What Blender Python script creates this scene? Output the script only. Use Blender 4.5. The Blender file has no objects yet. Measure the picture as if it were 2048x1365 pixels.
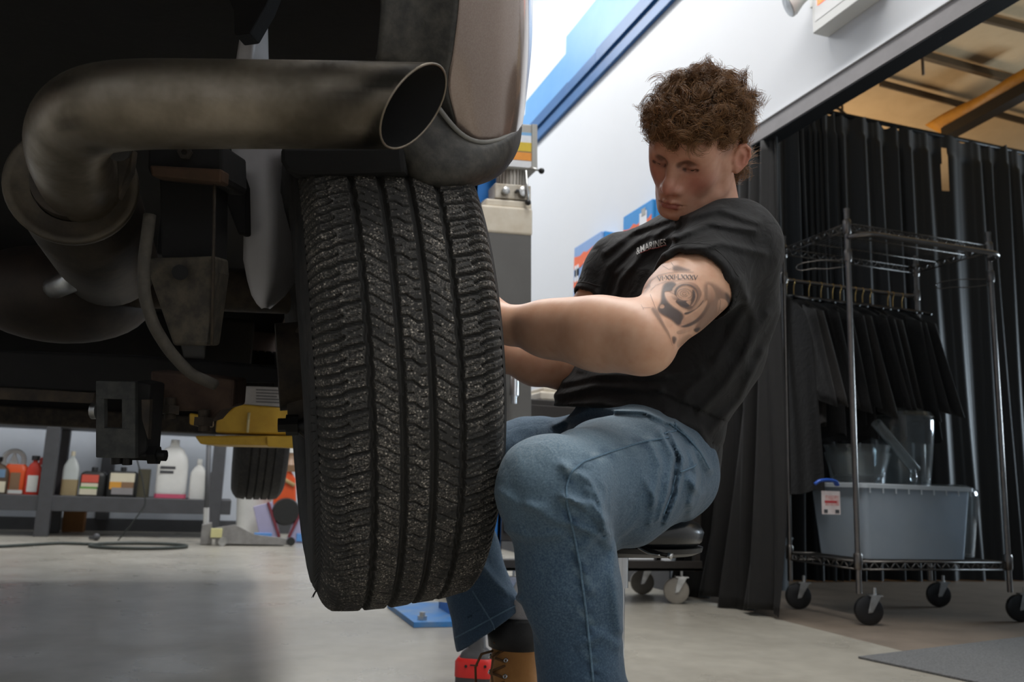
import bpy, bmesh, math, random
import numpy as np
from mathutils import Vector, Matrix
from mathutils.bvhtree import BVHTree

SC = bpy.context.scene
COL = SC.collection
R_ = math.radians
random.seed(7)
RNG = np.random.default_rng(7)

# ------------------------------------------------------------------ camera
FPX = 1700.0
CAMP = np.array([0.0, 0.0, 0.56])
_yaw, _pit, _rol = R_(18.7), R_(9.7), R_(2.0)
CF = np.array([math.sin(_yaw) * math.cos(_pit), math.cos(_yaw) * math.cos(_pit), math.sin(_pit)])
_r0 = np.array([math.cos(_yaw), -math.sin(_yaw), 0.0])
_u0 = np.cross(_r0, CF)
CR = _r0 * math.cos(_rol) + _u0 * math.sin(_rol)
CU = -_r0 * math.sin(_rol) + _u0 * math.cos(_rol)
cam = bpy.data.cameras.new('camera')
cam.sensor_width = 36.0
cam.lens = FPX / 2048 * 36.0
cam.clip_start = 0.02
cam.clip_end = 100
cam.dof.use_dof = True
cam.dof.focus_distance = 1.25
cam.dof.aperture_fstop = 7.5
camo = bpy.data.objects.new('camera', cam)
COL.objects.link(camo)
camo.matrix_world = Matrix(((CR[0], CU[0], -CF[0], CAMP[0]), (CR[1], CU[1], -CF[1], CAMP[1]), (CR[2], CU[2], -CF[2], CAMP[2]), (0, 0, 0, 1)))
SC.camera = camo

# ------------------------------------------------------------------ world, lights, exposure
world = bpy.data.worlds.new('world')
SC.world = world
world.use_nodes = True
world.node_tree.nodes['Background'].inputs[0].default_value = (0.55, 0.62, 0.7, 1)
world.node_tree.nodes['Background'].inputs[1].default_value = 0.03
SC.view_settings.view_transform = 'Standard'
SC.view_settings.look = 'None'
SC.view_settings.exposure = 0.0
SC.view_settings.gamma = 1.0
SC.view_settings.use_curve_mapping = False

def area(name, loc, size, power, color=(1, 1, 1), rot=(0, 0, 0)):
    l = bpy.data.lights.new(name, 'AREA')
    l.shape = 'RECTANGLE'
    l.size, l.size_y = size
    l.energy = power
    l.color = color
    o = bpy.data.objects.new(name, l)
    COL.objects.link(o)
    o.location = loc
    o.rotation_euler = rot
    return o
# LED fixtures under the bay ceiling: one row between the truck and the white wall, one beyond, one over the bench
area('bay_light', (1.2, 1.9, 5.75), (0.6, 7.0), 300, (1.0, 0.985, 0.965))
area('bay_light', (0.9, 7.2, 5.75), (0.6, 3.0), 95, (0.97, 0.985, 1.0))
area('bay_light', (-3.4, 5.5, 5.75), (0.5, 5.0), 50, (0.97, 0.985, 1.0))
area('bay_light', (-1.0, 7.8, 5.75), (4.0, 0.5), 90, (0.97, 0.985, 1.0))
# daylight through the open bay door behind the photographer
area('door_daylight', (2.2, -2.6, 2.3), (1.0, 2.0), 16, (0.95, 0.97, 1.0), (R_(74), 0, R_(24)))
# side room behind the curtains: one warm lamp and daylight from its far right end
area('side_room_lamp', (5.2, 7.4, 2.6), (2.6, 1.6), 62, (1.0, 0.80, 0.56), (R_(180), 0, 0))
area('side_room_daylight', (8.8, 3.5, 1.5), (1.0, 2.0), 170, (0.72, 0.87, 1.0), (0, R_(90), 0))

# ------------------------------------------------------------------ geometry helpers
def pray(px, py):
    return CF + CR * (px - 1024) / FPX - CU * (py - 682.5) / FPX
def at(px, py, d):
    return CAMP + pray(px, py) * d
def onz(px, py, z=0.0):
    d = pray(px, py); return CAMP + d * (z - CAMP[2]) / d[2]
def onx(px, py, x):
    d = pray(px, py); return CAMP + d * x / d[0]
def ony(px, py, y):
    d = pray(px, py); return CAMP + d * y / d[1]
def V(*a):
    return np.array(a, float)
def nrm(v):
    v = np.asarray(v, float); return v / (np.linalg.norm(v) + 1e-12)

def frame(d, up=(0, 0, 1)):
    d = nrm(d); up = np.asarray(up, float)
    if abs(d @ up) > 0.98: up = V(1, 0, 0) if abs(d[0]) < .9 else V(0, 1, 0)
    a = nrm(np.cross(up, d)); b = np.cross(d, a)
    return a, b, d

class MB:
    """collects shapes and links them as one mesh object"""
    def __init__(s): s.v = []; s.f = []; s.n = 0
    def add(s, v, f):
        v = np.asarray(v, float).reshape(-1, 3)
        s.f += [tuple(int(i) + s.n for i in q) for q in f]
        s.v.append(v); s.n += len(v); return s
    def box(s, c, size, rz=0.0, R=None, taper=1.0):
        x, y, z = np.asarray(size, float) / 2
        v = np.array([[-x, -y, -z], [x, -y, -z], [x, y, -z], [-x, y, -z], [-x * taper, -y * taper, z], [x * taper, -y * taper, z], [x * taper, y * taper, z], [-x * taper, y * taper, z]])
        if R is None:
            ca, sa = math.cos(rz), math.sin(rz); R = np.array([[ca, -sa, 0], [sa, ca, 0], [0, 0, 1]])
        v = v @ np.asarray(R).T + np.asarray(c, float)
        return s.add(v, [(3, 2, 1, 0), (4, 5, 6, 7), (0, 1, 5, 4), (1, 2, 6, 5), (2, 3, 7, 6), (3, 0, 4, 7)])
    def bb(s, x0, x1, y0, y1, z0, z1):
        return s.box(((x0 + x1) / 2, (y0 + y1) / 2, (z0 + z1) / 2), (x1 - x0, y1 - y0, z1 - z0))
    def tube(s, pts, r, n=10, caps=True, flat=1.0, closed=False):
        pts = [np.asarray(p, float) for p in pts]; m = len(pts)
        rs = [r] * m if np.isscalar(r) else list(r)
        vs = []; a = None
        for i, p in enumerate(pts):
            if closed: t = pts[(i + 1) % m] - pts[i - 1]
            else: t = pts[min(i + 1, m - 1)] - pts[max(i - 1, 0)]
            t = nrm(t)
            if a is None: a, b, _ = frame(t)
            a = nrm(a - t * (a @ t)); b = np.cross(t, a)
            for k in range(n):
                w = 2 * math.pi * k / n
                vs.append(p + rs[i] * (a * math.cos(w) + b * math.sin(w) * flat))
        f = []
        for i in range(m if closed else m - 1):
            for k in range(n):
                j = (i + 1) % m; l = (k + 1) % n
                f.append((i * n + k, i * n + l, j * n + l, j * n + k))
        if caps and not closed:
            f.append(tuple(range(n - 1, -1, -1))); f.append(tuple((m - 1) * n + k for k in range(n)))
        return s.add(vs, f)
    def lathe(s, prof, o=(0, 0, 0), axis=(0, 0, 1), n=24, caps=True, arc=None):
        """prof: list of (radius, along)"""
        a, b, d = frame(axis); o = np.asarray(o, float); vs = []; m = len(prof)
        for r, h in prof:
            for k in range(n):
                w = 2 * math.pi * k / n
                vs.append(o + d * h + r * (a * math.cos(w) + b * math.sin(w)))
        f = [(i * n + k, i * n + (k + 1) % n, (i + 1) * n + (k + 1) % n, (i + 1) * n + k) for i in range(m - 1) for k in range(n)]
        if caps:
            if prof[0][0] > 1e-6: f.append(tuple(range(n - 1, -1, -1)))
            if prof[-1][0] > 1e-6: f.append(tuple((m - 1) * n + k for k in range(n)))
        return s.add(vs, f)
    def cyl(s, a, b, r, n=16, r2=None):
        a = np.asarray(a, float); b = np.asarray(b, float); L = np.linalg.norm(b - a)
        return s.lathe([(r, 0), (r if r2 is None else r2, L)], a, b - a, n)
    def ball(s, c, r, n=12, m=8):
        r = np.ones(3) * r
        return s.add(*_ball(c, r, n, m))
    def prism(s, poly, ax, t):
        """poly: 3d points of one face; extruded by vector ax*t"""
        p = np.asarray(poly, float); e = np.asarray(ax, float) * t; n = len(p)
        f = [tuple(range(n - 1, -1, -1)), tuple(range(n, 2 * n))] + [(i, (i + 1) % n, n + (i + 1) % n, n + i) for i in range(n)]
        return s.add(np.vstack([p, p + e]), f)
    def grid(s, P, closeu=False):
        P = np.asarray(P, float); m, n = P.shape[:2]
        f = [(i * n + j, i * n + (j + 1) % n, ((i + 1)) * n + (j + 1) % n, (i + 1) * n + j) for i in range(m - 1) for j in range(n if closeu else n - 1)]
        return s.add(P.reshape(-1, 3), f)
    def build(s, name, m=None, parent=None, smooth=False, bevel=0, seg=2, solid=0, sub=0, fix=True, origin=None):
        me = bpy.data.meshes.new(name)
        v = np.vstack(s.v)
        if parent is not None:
            v = v - np.array(world_loc(parent))
        elif origin is not None:
            v = v - np.asarray(origin)
        me.from_pydata(v.tolist(), [], s.f)
        if fix:
            bm = bmesh.new(); bm.from_mesh(me); bmesh.ops.recalc_face_normals(bm, faces=bm.faces); bm.to_mesh(me); bm.free()
        me.validate()
        return link(name, me, m, parent, smooth, bevel, seg, solid, sub, origin)

def _ball(c, r, n, m):
    vs = [np.asarray(c) + r * V(0, 0, -1)]
    for i in range(1, m):
        t = math.pi * i / m
        for k in range(n):
            w = 2 * math.pi * k / n
            vs.append(np.asarray(c) + r * V(math.sin(t) * math.cos(w), math.sin(t) * math.sin(w), -math.cos(t)))
    vs.append(np.asarray(c) + r * V(0, 0, 1)); L = len(vs) - 1
    f = [(0, 1 + (k + 1) % n, 1 + k) for k in range(n)]
    for i in range(m - 2):
        f += [(1 + i * n + k, 1 + i * n + (k + 1) % n, 1 + (i + 1) * n + (k + 1) % n, 1 + (i + 1) * n + k) for k in range(n)]
    f += [(L, 1 + (m - 2) * n + k, 1 + (m - 2) * n + (k + 1) % n) for k in range(n)]
    return vs, f

_WL = {}
def world_loc(o):
    return _WL.get(o.name, (0, 0, 0))

def link(name, me, m=None, parent=None, smooth=False, bevel=0, seg=2, solid=0, sub=0, origin=None):
    o = bpy.data.objects.new(name, me); COL.objects.link(o)
    if m is not None: me.materials.append(m)
    if parent is not None:
        o.parent = parent; _WL[o.name] = world_loc(parent)
    elif origin is not None:
        o.location = origin; _WL[o.name] = tuple(origin)
    if smooth:
        me.polygons.foreach_set('use_smooth', [True] * len(me.polygons))
        if smooth == 'auto' or bevel:
            try:
                bm = bmesh.new(); bm.from_mesh(me)
                for e in bm.edges:
                    if len(e.link_faces) == 2 and e.calc_face_angle(0) > R_(40): e.smooth = False
                bm.to_mesh(me); bm.free()
            except Exception: pass
    if solid:
        q = o.modifiers.new('solid', 'SOLIDIFY'); q.thickness = solid; q.offset = 0
    if sub:
        q = o.modifiers.new('sub', 'SUBSURF'); q.levels = sub; q.render_levels = sub
    if bevel:
        q = o.modifiers.new('bev', 'BEVEL'); q.width = bevel; q.segments = seg; q.limit_method = 'ANGLE'; q.angle_limit = R_(40)
    return o

def tag(o, label=None, cat=None, group=None, kind=None):
    if label: o['label'] = label
    if cat: o['category'] = cat
    if group: o['group'] = group
    if kind: o['kind'] = kind
    return o
def thing(name, loc, label, cat, group=None):
    o = bpy.data.objects.new(name, None); COL.objects.link(o)
    o.location = tuple(loc); o.empty_display_size = 0.1
    _WL[o.name] = tuple(float(x) for x in loc)
    return tag(o, label, cat, group)
def copy_tree(o, parent=None):
    c = o.copy(); COL.objects.link(c)
    if parent is not None: c.parent = parent
    for ch in [x for x in bpy.data.objects if x.parent == o]:
        copy_tree(ch, c)
    return c

# ------------------------------------------------------------------ materials
def srgb(r, g, b):
    f = lambda c: (c / 255 / 12.92) if c / 255 <= 0.04045 else ((c / 255 + 0.055) / 1.055) ** 2.4
    return (f(r), f(g), f(b), 1.0)
_M = {}
def mat(name, col, rough=0.5, metal=0.0, noise=None, bump=None, spec=None, trans=0, alpha=1, emit=None, sss=0, coat=0, sheen=0, coords='Object', ior=None, rvar=0.0):
    """noise = (scale, amount, second colour[, detail]); bump = (scale, strength[, distance])"""
    if name in _M: return _M[name]
    m = bpy.data.materials.new(name); m.use_nodes = True
    nt = m.node_tree; N = nt.nodes; L = nt.links
    p = N['Principled BSDF']
    p.inputs['Base Color'].default_value = col
    p.inputs['Roughness'].default_value = rough
    p.inputs['Metallic'].default_value = metal
    if spec is not None: p.inputs['Specular IOR Level'].default_value = spec
    if trans: p.inputs['Transmission Weight'].default_value = trans
    if ior: p.inputs['IOR'].default_value = ior
    if alpha < 1: p.inputs['Alpha'].default_value = alpha
    if coat: p.inputs['Coat Weight'].default_value = coat; p.inputs['Coat Roughness'].default_value = 0.08
    if sheen: p.inputs['Sheen Weight'].default_value = sheen
    if sss:
        p.inputs['Subsurface Weight'].default_value = sss
        p.inputs['Subsurface Radius'].default_value = (1.0, 0.35, 0.2)
        p.inputs['Subsurface Scale'].default_value = 0.006
    if emit:
        p.inputs['Emission Color'].default_value = emit[0]; p.inputs['Emission Strength'].default_value = emit[1]
    tc = N.new('ShaderNodeTexCoord')
    if noise:
        t = N.new('ShaderNodeTexNoise'); t.inputs['Scale'].default_value = noise[0]; t.inputs['Detail'].default_value = noise[3] if len(noise) > 3 else 4
        t.inputs['Roughness'].default_value = 0.62
        L.new(tc.outputs[coords], t.inputs['Vector'])
        rp = N.new('ShaderNodeValToRGB'); rp.color_ramp.elements[0].position = 0.38; rp.color_ramp.elements[1].position = 0.66
        L.new(t.outputs['Fac'], rp.inputs['Fac'])
        mu = N.new('ShaderNodeMath'); mu.operation = 'MULTIPLY'; mu.inputs[1].default_value = noise[1]
        L.new(rp.outputs['Color'], mu.inputs[0])
        mx = N.new('ShaderNodeMix'); mx.data_type = 'RGBA'
        mx.inputs['A'].default_value = col; mx.inputs['B'].default_value = noise[2]
        L.new(mu.outputs[0], mx.inputs['Factor']); L.new(mx.outputs['Result'], p.inputs['Base Color'])
        if rvar:
            ma = N.new('ShaderNodeMath'); ma.operation = 'MULTIPLY_ADD'; ma.inputs[1].default_value = rvar; ma.inputs[2].default_value = rough
            L.new(mu.outputs[0], ma.inputs[0]); L.new(ma.outputs[0], p.inputs['Roughness'])
    if bump:
        t = N.new('ShaderNodeTexNoise'); t.inputs['Scale'].default_value = bump[0]; t.inputs['Detail'].default_value = 5
        L.new(tc.outputs[coords], t.inputs['Vector'])
        b = N.new('ShaderNodeBump'); b.inputs['Strength'].default_value = bump[1]; b.inputs['Distance'].default_value = bump[2] if len(bump) > 2 else 0.002
        L.new(t.outputs['Fac'], b.inputs['Height']); L.new(b.outputs['Normal'], p.inputs['Normal'])
    _M[name] = m
    return m

M_white = mat('wall_paint', srgb(214, 216, 219), 0.55, noise=(0.9, .25, srgb(204, 207, 211)), bump=(40, .05))
M_backwall = mat('back_wall_paint', srgb(190, 196, 204), 0.6, noise=(2.2, .5, srgb(170, 176, 184)))
M_ceil = mat('ceiling_white', srgb(225, 225, 222), 0.7, noise=(3, .2, srgb(210, 210, 208)))
M_black = mat('black_plastic', srgb(22, 23, 24), 0.45, noise=(30, .4, srgb(34, 35, 36)), bump=(120, .15))
M_blacksteel = mat('black_steel', srgb(26, 26, 27), 0.42, 0.6, noise=(22, .5, srgb(48, 45, 42)))
M_chrome = mat('chrome', srgb(200, 202, 205), 0.16, 1.0, noise=(9, .3, srgb(160, 162, 165)))
M_steel = mat('zinc_steel', srgb(205, 206, 205), 0.30, 1.0, noise=(26, .5, srgb(125, 124, 122)))
M_darkgrey = mat('dark_grey_paint', srgb(72, 73, 76), 0.5, noise=(12, .4, srgb(58, 58, 60)))
M_blue = mat('lift_blue_paint', srgb(18, 110, 190), 0.42, noise=(6, .35, srgb(22, 92, 160)))
M_yellow = mat('lift_yellow_paint', srgb(214, 172, 58), 0.45, noise=(16, .5, srgb(184, 140, 40)))
M_rust = mat('dirty_underbody_steel', srgb(46, 42, 38), 0.75, 0.25, noise=(24, .7, srgb(88, 76, 62)), bump=(70, .5))
M_under = mat('underbody_black', srgb(13, 13, 14), 0.85, 0.0, noise=(14, .5, srgb(26, 24, 22)), bump=(50, .4))
M_cream = mat('aged_cream_plastic', srgb(214, 206, 190), 0.45, noise=(7, .5, srgb(178, 160, 132)))
M_greyplast = mat('grey_plastic', srgb(168, 168, 164), 0.5, noise=(18, .3, srgb(140, 140, 136)))
# ------------------------------------------------------------------ the setting
XW = 2.50
def struct(b, name, m, **k):
    o = b.build(name, m, **k); o['kind'] = 'structure'; return o

def floor_material():
    m = bpy.data.materials.new('sealed_concrete'); m.use_nodes = True
    nt = m.node_tree; N = nt.nodes; L = nt.links; p = N['Principled BSDF']
    tc = N.new('ShaderNodeTexCoord')
    def noise(scale, detail=6, sx=1, sy=1):
        mp = N.new('ShaderNodeMapping'); mp.inputs['Scale'].default_value = (sx, sy, 1)
        L.new(tc.outputs['Object'], mp.inputs['Vector'])
        t = N.new('ShaderNodeTexNoise'); t.inputs['Scale'].default_value = scale; t.inputs['Detail'].default_value = detail
        L.new(mp.outputs['Vector'], t.inputs['Vector']); return t
    def ramp(t, a, b, ca, cb):
        r = N.new('ShaderNodeValToRGB'); r.color_ramp.elements[0].position = a; r.color_ramp.elements[1].position = b
        r.color_ramp.elements[0].color = ca; r.color_ramp.elements[1].color = cb
        L.new(t.outputs['Fac'], r.inputs['Fac']); return r
    a = ramp(noise(1.1), .32, .72, srgb(150, 145, 134), srgb(174, 169, 157))
    b = ramp(noise(14, 8), .35, .75, (.82, .82, .82, 1), (1, 1, 1, 1))
    c = ramp(noise(60, 3, .12, 1), .62, .72, (0, 0, 0, 1), (1, 1, 1, 1))
    mx = N.new('ShaderNodeMix'); mx.data_type = 'RGBA'; mx.blend_type = 'MULTIPLY'; mx.inputs['Factor'].default_value = .8
    L.new(a.outputs[0], mx.inputs['A']); L.new(b.outputs[0], mx.inputs['B'])
    mx2 = N.new('ShaderNodeMix'); mx2.data_type = 'RGBA'; mx2.inputs['B'].default_value = srgb(200, 197, 188)
    mu = N.new('ShaderNodeMath'); mu.operation = 'MULTIPLY'; mu.inputs[1].default_value = .05
    L.new(c.outputs[0], mu.inputs[0]); L.new(mu.outputs[0], mx2.inputs['Factor'])
    L.new(mx.outputs['Result'], mx2.inputs['A']); L.new(mx2.outputs['Result'], p.inputs['Base Color'])
    r = ramp(noise(3.0), .3, .7, (.24, .24, .24, 1), (.4, .4, .4, 1)); L.new(r.outputs[0], p.inputs['Roughness'])
    bp = N.new('ShaderNodeBump'); bp.inputs['Strength'].default_value = .12; bp.inputs['Distance'].default_value = .002
    L.new(noise(30).outputs['Fac'], bp.inputs['Height']); L.new(bp.outputs['Normal'], p.inputs['Normal'])
    return m
struct(MB().bb(-6, XW, -4, 9.2, -.1, 0), 'floor', floor_material())
M_sidefloor = mat('bare_brown_concrete', srgb(112, 100, 88), 0.55, noise=(5, .6, srgb(88, 78, 68)), bump=(30, .2))
struct(MB().bb(XW, 9, -1, 9.2, -.1, 0), 'floor_side_room', M_sidefloor)
struct(MB().bb(-6, XW, -4, 9.2, 6.0, 6.1), 'ceiling', M_ceil)
struct(MB().bb(-6.1, -6, -4, 9.2, 0, 6), 'wall_left', M_white)
struct(MB().bb(-6, XW + .12, 9.2, 9.3, 0, 6), 'wall_back', M_backwall)
struct(MB().bb(-6, XW, -4.1, -4, 0, 6), 'wall_front', M_white)
YO0, YO1, ZH = 1.92, 4.42, 2.36
# right wall: solid from the far jamb on, a header over the opening, solid again from an unseen near jamb set to block side-room daylight
struct(MB().bb(XW, XW + .12, YO1, 9.2, 0, 6).bb(XW, XW + .12, -4, YO0, 0, 6).bb(XW, XW + .12, YO0, YO1, ZH + .09, 6), 'wall_right', M_white)
M_trim = mat('grey_header_metal', srgb(128, 124, 124), 0.5, 0.1, noise=(8, .4, srgb(110, 106, 106)))
struct(MB().bb(XW - .012, XW + .13, YO0, YO1, ZH + .085, ZH + .095), 'trim_1', M_white)
struct(MB().bb(XW - .004, XW + .055, YO0, YO1, ZH, ZH + .09), 'trim_2', M_trim)
struct(MB().bb(XW + .058, XW + .12, YO0, YO1, ZH + .01, ZH + .085).bb(XW + .0, XW + .058, YO0, YO1, ZH - .006, ZH - .001), 'trim_3', mat('black_track_rubber', srgb(18, 18, 20), .5, noise=(30, .3, srgb(30, 30, 32)), bump=(60, .2)))
# blue painted band with a stepped top edge, and the dark blue ledge under it
M_band = mat('light_blue_band_paint', srgb(92, 152, 206), .4, noise=(2.5, .4, srgb(112, 168, 214)))
M_ledge = mat('dark_blue_ledge_paint', srgb(22, 84, 140), .4, noise=(5, .4, srgb(30, 96, 152)))
z0, z1, z2, z3 = 3.70, 3.845, 4.18, 4.335
poly = [(XW, 2.0, z1), (XW, 9.2, z1), (XW, 9.2, 4.06), (XW, 7.2, 4.06), (XW, 7.2, z2), (XW, 6.2, z2), (XW, 6.2, z3), (XW, 2.0, z3)]
struct(MB().prism(poly, (-1, 0, 0), .012), 'trim_4', M_band)
b = MB()
yy = 2.0
for k, (ya, yb, dz) in enumerate(((2.0, 5.5, .012), (5.5, 6.05, -.006), (6.05, 9.2, .004))):
    b.bb(XW - .05, XW, ya, yb, z0 + .045, z1 + dz)
b.bb(XW - .03, XW, 2.0, 9.2, z0 - .065, z0 + .045)
struct(b, 'trim_5', M_ledge, bevel=.004)
struct(MB().bb(-6, XW, 9.185, 9.2, 0, .12), 'baseboard_back', M_darkgrey)
struct(MB().bb(XW - .012, XW, YO1, 9.2, 0, .12), 'baseboard_right', M_darkgrey)

# side room shell
M_tan = mat('tan_insulation', srgb(190, 164, 128), .85, noise=(2.0, .5, srgb(172, 146, 110)), bump=(9, .4, .02))
struct(MB().bb(XW + .12, 9, -1, 9.2, 4.3, 4.4), 'ceiling_side_room', M_tan)
struct(MB().bb(XW + .12, 9, 9.2, 9.3, 0, 4.4), 'wall_side_room_back', M_tan)
struct(MB().bb(9, 9.1, -1, 9.3, 0, 4.4), 'wall_side_room_right', M_backwall)
struct(MB().bb(XW + .12, 9, -1.1, -1, 0, 4.4), 'wall_side_room_front', M_backwall)
M_batten = mat('dark_purlin_steel', srgb(92, 74, 52), .6, noise=(10, .4, srgb(70, 56, 40)))
def onceil(px, py, z=4.24): return onz(px, py, z)
for k, (a, c, w) in enumerate((((1834, 107), (2120, 186), .05), ((1760, 166), (2120, 262), .02), ((1940, 30), (2120, 74), .03))):
    A, B = onceil(*a), onceil(*c)
    struct(MB().box((A + B) / 2, (np.linalg.norm(B - A), w, .06), math.atan2(*(B - A)[[1, 0]])), 'trim_%d' % (6 + k), M_batten)
A, B = onz(1893, 268, 4.0), onz(2080, 165, 4.0)
struct(MB().box((A + B) / 2, (np.linalg.norm(B - A), .12, .10), math.atan2(*(B - A)[[1, 0]])), 'trim_9', mat('dark_rafter', srgb(24, 19, 15), .6, noise=(9, .4, srgb(34, 27, 20)), bump=(30, .2)))
# yellowish sagging plastic sheet beside the rafter
P = []
for t in np.linspace(0, 1, 14):
    c1 = onz(1850 + 215 * t, 250 - 120 * t, 4.15); c2 = onz(1890 + 175 * t, 266 - 92 * t, 4.02)
    P.append([c1 * (1 - s) + c2 * s + V(0, 0, -.03 * math.sin(math.pi * s) + .012 * math.sin(9 * t + 4 * s)) for s in np.linspace(0, 1, 6)])
tag(MB().grid(P).build('plastic_sheet', mat('amber_sheet', srgb(196, 138, 48), .4, noise=(9, .5, srgb(160, 104, 30)), bump=(20, .4, .01)), smooth=True, solid=.004), 'amber plastic sheet sagging along the dark rafter above the black curtains', 'sheet')
# hanger rods under the ceiling
for k, (px, y0, y1) in enumerate(((1843, 82, 118), (1683, 180, 226))):
    z = 4.2
    A = onz(px, y0, 4.29); B = A - V(0, 0, .3)
    o = MB().cyl(A, B, .012, 8).build('hanger_rod', M_batten, smooth=True)
    tag(o, ['thin steel rod hanging from tan ceiling beside the long purlin', 'short rod hanging from tan ceiling just above the curtain top'][k], 'rod')

# ------------------------------------------------------------------ wall fittings
# exit sign with its lamp head
t = thing('exit_sign', (XW, 2.80, 2.60), 'white emergency exit sign box with orange lit letters high on white wall', 'exit sign')
M_sign = mat('sign_housing', srgb(214, 214, 210), .45, noise=(6, .2, srgb(200, 200, 196)))
MB().bb(XW - .085, XW, 2.60, 2.985, 2.655, 2.95).build('housing', M_sign, t, bevel=.004)
MB().bb(XW - .0865, XW - .0855, 2.62, 2.965, 2.705, 2.935).build('face_plate', mat('sign_face', srgb(222, 222, 220), .4, noise=(6, .1, srgb(214, 214, 212))), t, bevel=.001)
def text_mesh(txt, size, extrude=.0008, shear=0, space=1.0, off=0):
    cu = bpy.data.curves.new('txt', 'FONT'); cu.body = txt; cu.size = size; cu.extrude = extrude; cu.align_x = 'CENTER'; cu.shear = shear; cu.space_character = space; cu.offset = off
    o = bpy.data.objects.new('txt', cu); COL.objects.link(o)
    dg = bpy.context.evaluated_depsgraph_get(); me = bpy.data.meshes.new_from_object(o.evaluated_get(dg))
    bpy.data.objects.remove(o); return me
me = text_mesh('EXIT', .15)
v = np.array([x.co for x in me.vertices])
w = np.stack([XW - .088 - v[:, 2], 2.80 - v[:, 0], 2.775 + v[:, 1]], 1) - np.array(world_loc(t))
for i, x in enumerate(me.vertices): x.co = w[i]
link('letters', me, mat('lit_orange', srgb(240, 90, 40), .5, emit=(srgb(255, 96, 48), 3.0), noise=(3, .1, srgb(240, 100, 50))), t)
t = thing('emergency_lamp', (XW, 3.05, 2.74), 'small white emergency lamp head with ribbed lens beside the exit sign', 'lamp')
b = MB(); b.lathe([(.02, 0), (.03, .03), (.052, .07), (.055, .09)], (XW - .05, 3.07, 2.90), (-.55, .35, -.35), 20)
b.build('lamp_head', M_sign, t, smooth='auto')
b = MB(); ax = nrm((-.55, .35, -.35)); c0 = V(XW - .05, 3.07, 2.90) + ax * .092
for k in range(6): b.lathe([(.052 - .008 * k, 0), (.05 - .008 * k, .004)], c0 + ax * .001 * k, ax, 20)
b.build('lens', mat('ribbed_lens', srgb(215, 222, 226), .15, spec=.8, noise=(3, .1, srgb(200, 210, 216))), t, smooth='auto')
MB().cyl((XW, 3.04, 2.90), (XW - .06, 3.06, 2.90), .014, 12).bb(XW - .012, XW, 2.99, 3.09, 2.86, 2.95).build('bracket', M_sign, t, smooth='auto')

# two blue wall cabinets with orange and white print
M_cab = mat('cabinet_blue', srgb(52, 140, 208), .4, noise=(4, .3, srgb(66, 150, 214)))
M_cabf = mat('cabinet_front_blue', srgb(134, 166, 214), .35, noise=(4, .3, srgb(120, 156, 208)))
M_or = mat('print_orange', srgb(238, 112, 66), .5, noise=(30, .3, srgb(226, 94, 54)))
M_wp = mat('print_white', srgb(232, 234, 238), .5, noise=(30, .2, srgb(214, 218, 226)))
M_pu = mat('print_violet', srgb(86, 72, 140), .5, noise=(30, .3, srgb(70, 60, 120)))
def band(x, ys, zs_lo, zs_hi):
    P = [(x, y, z) for y, z in zip(ys, zs_lo)] + [(x, y, z) for y, z in list(zip(ys, zs_hi))[::-1]]
    return MB().prism(P, (-1, 0, 0), .002)
for k, (ya, yb, zt, xf, lab) in enumerate(((5.16, 5.64, 2.322, 2.37, 'pale blue wall cabinet with orange and white print, farther down the white wall'), (4.425, 4.83, 2.322, 2.37, 'bright blue wall cabinet with white bottle print, nearer and higher than the pale one'))):
    t = thing('wall_cabinet', (XW, (ya + yb) / 2, zt - .9), lab, 'cabinet')
    MB().bb(xf + .022, XW, ya, yb, zt - .9, zt).build('body', M_cab, t, bevel=.004)
    MB().bb(xf, xf + .02, ya + .004, yb - .004, zt - .896, zt - .004).build('door', M_cabf if k == 0 else M_cab, t, bevel=.004)
    n = 9; ys = np.linspace(yb - .012, ya + .012, n)
    w = lambda s, a: np.array([a * math.sin(i * 2.3 + s) for i in range(n)])
    d = t.children[-1] if t.children else None
    if k == 0:
        for nm, b, m in (('orange_print', band(xf - .0005, ys, zt - .17 + w(0, .010), zt - .085 + w(1, .010)), M_or),
                         ('lower_orange_print', band(xf - .0005, ys[:4], zt - .315 + w(0, .008)[:4], zt - .265 + w(1, .010)[:4]), M_or)):
            b.build(nm, m, t)
        b = MB()
        for q, (y0, y1, za, zb) in enumerate(((yb - .03, yb - .06, .38, .25), (yb - .07, yb - .10, .38, .25), (yb - .03, yb - .10, .325, .30), (yb - .30, yb - .34, .32, .18), (yb - .36, yb - .42, .30, .17), (yb - .20, yb - .28, .34, .26), (yb - .17, yb - .34, .60, .36))):
            b.bb(xf - .004, xf - .0026, y1, y0, zt - za * .72, zt - zb * .60)
        b.build('white_print', M_wp, t)
        MB().bb(xf - .006, xf - .0045, yb - .29, yb - .18, zt - .225, zt - .205).build('violet_print', M_pu, t)
    else:
        band(xf - .0005, ys, zt - .24 + w(0, .012), zt - .105 + w(1, .012)).build('orange_print', M_or, t)
        MB().bb(xf - .004, xf - .0026, yb - .335, yb - .24, zt - .40, zt - .055).build('white_print', M_wp, t)
        MB().bb(xf - .006, xf - .0045, yb - .32, yb - .27, zt - .08, zt - .035).build('grey_print', M_greyplast, t)
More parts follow.
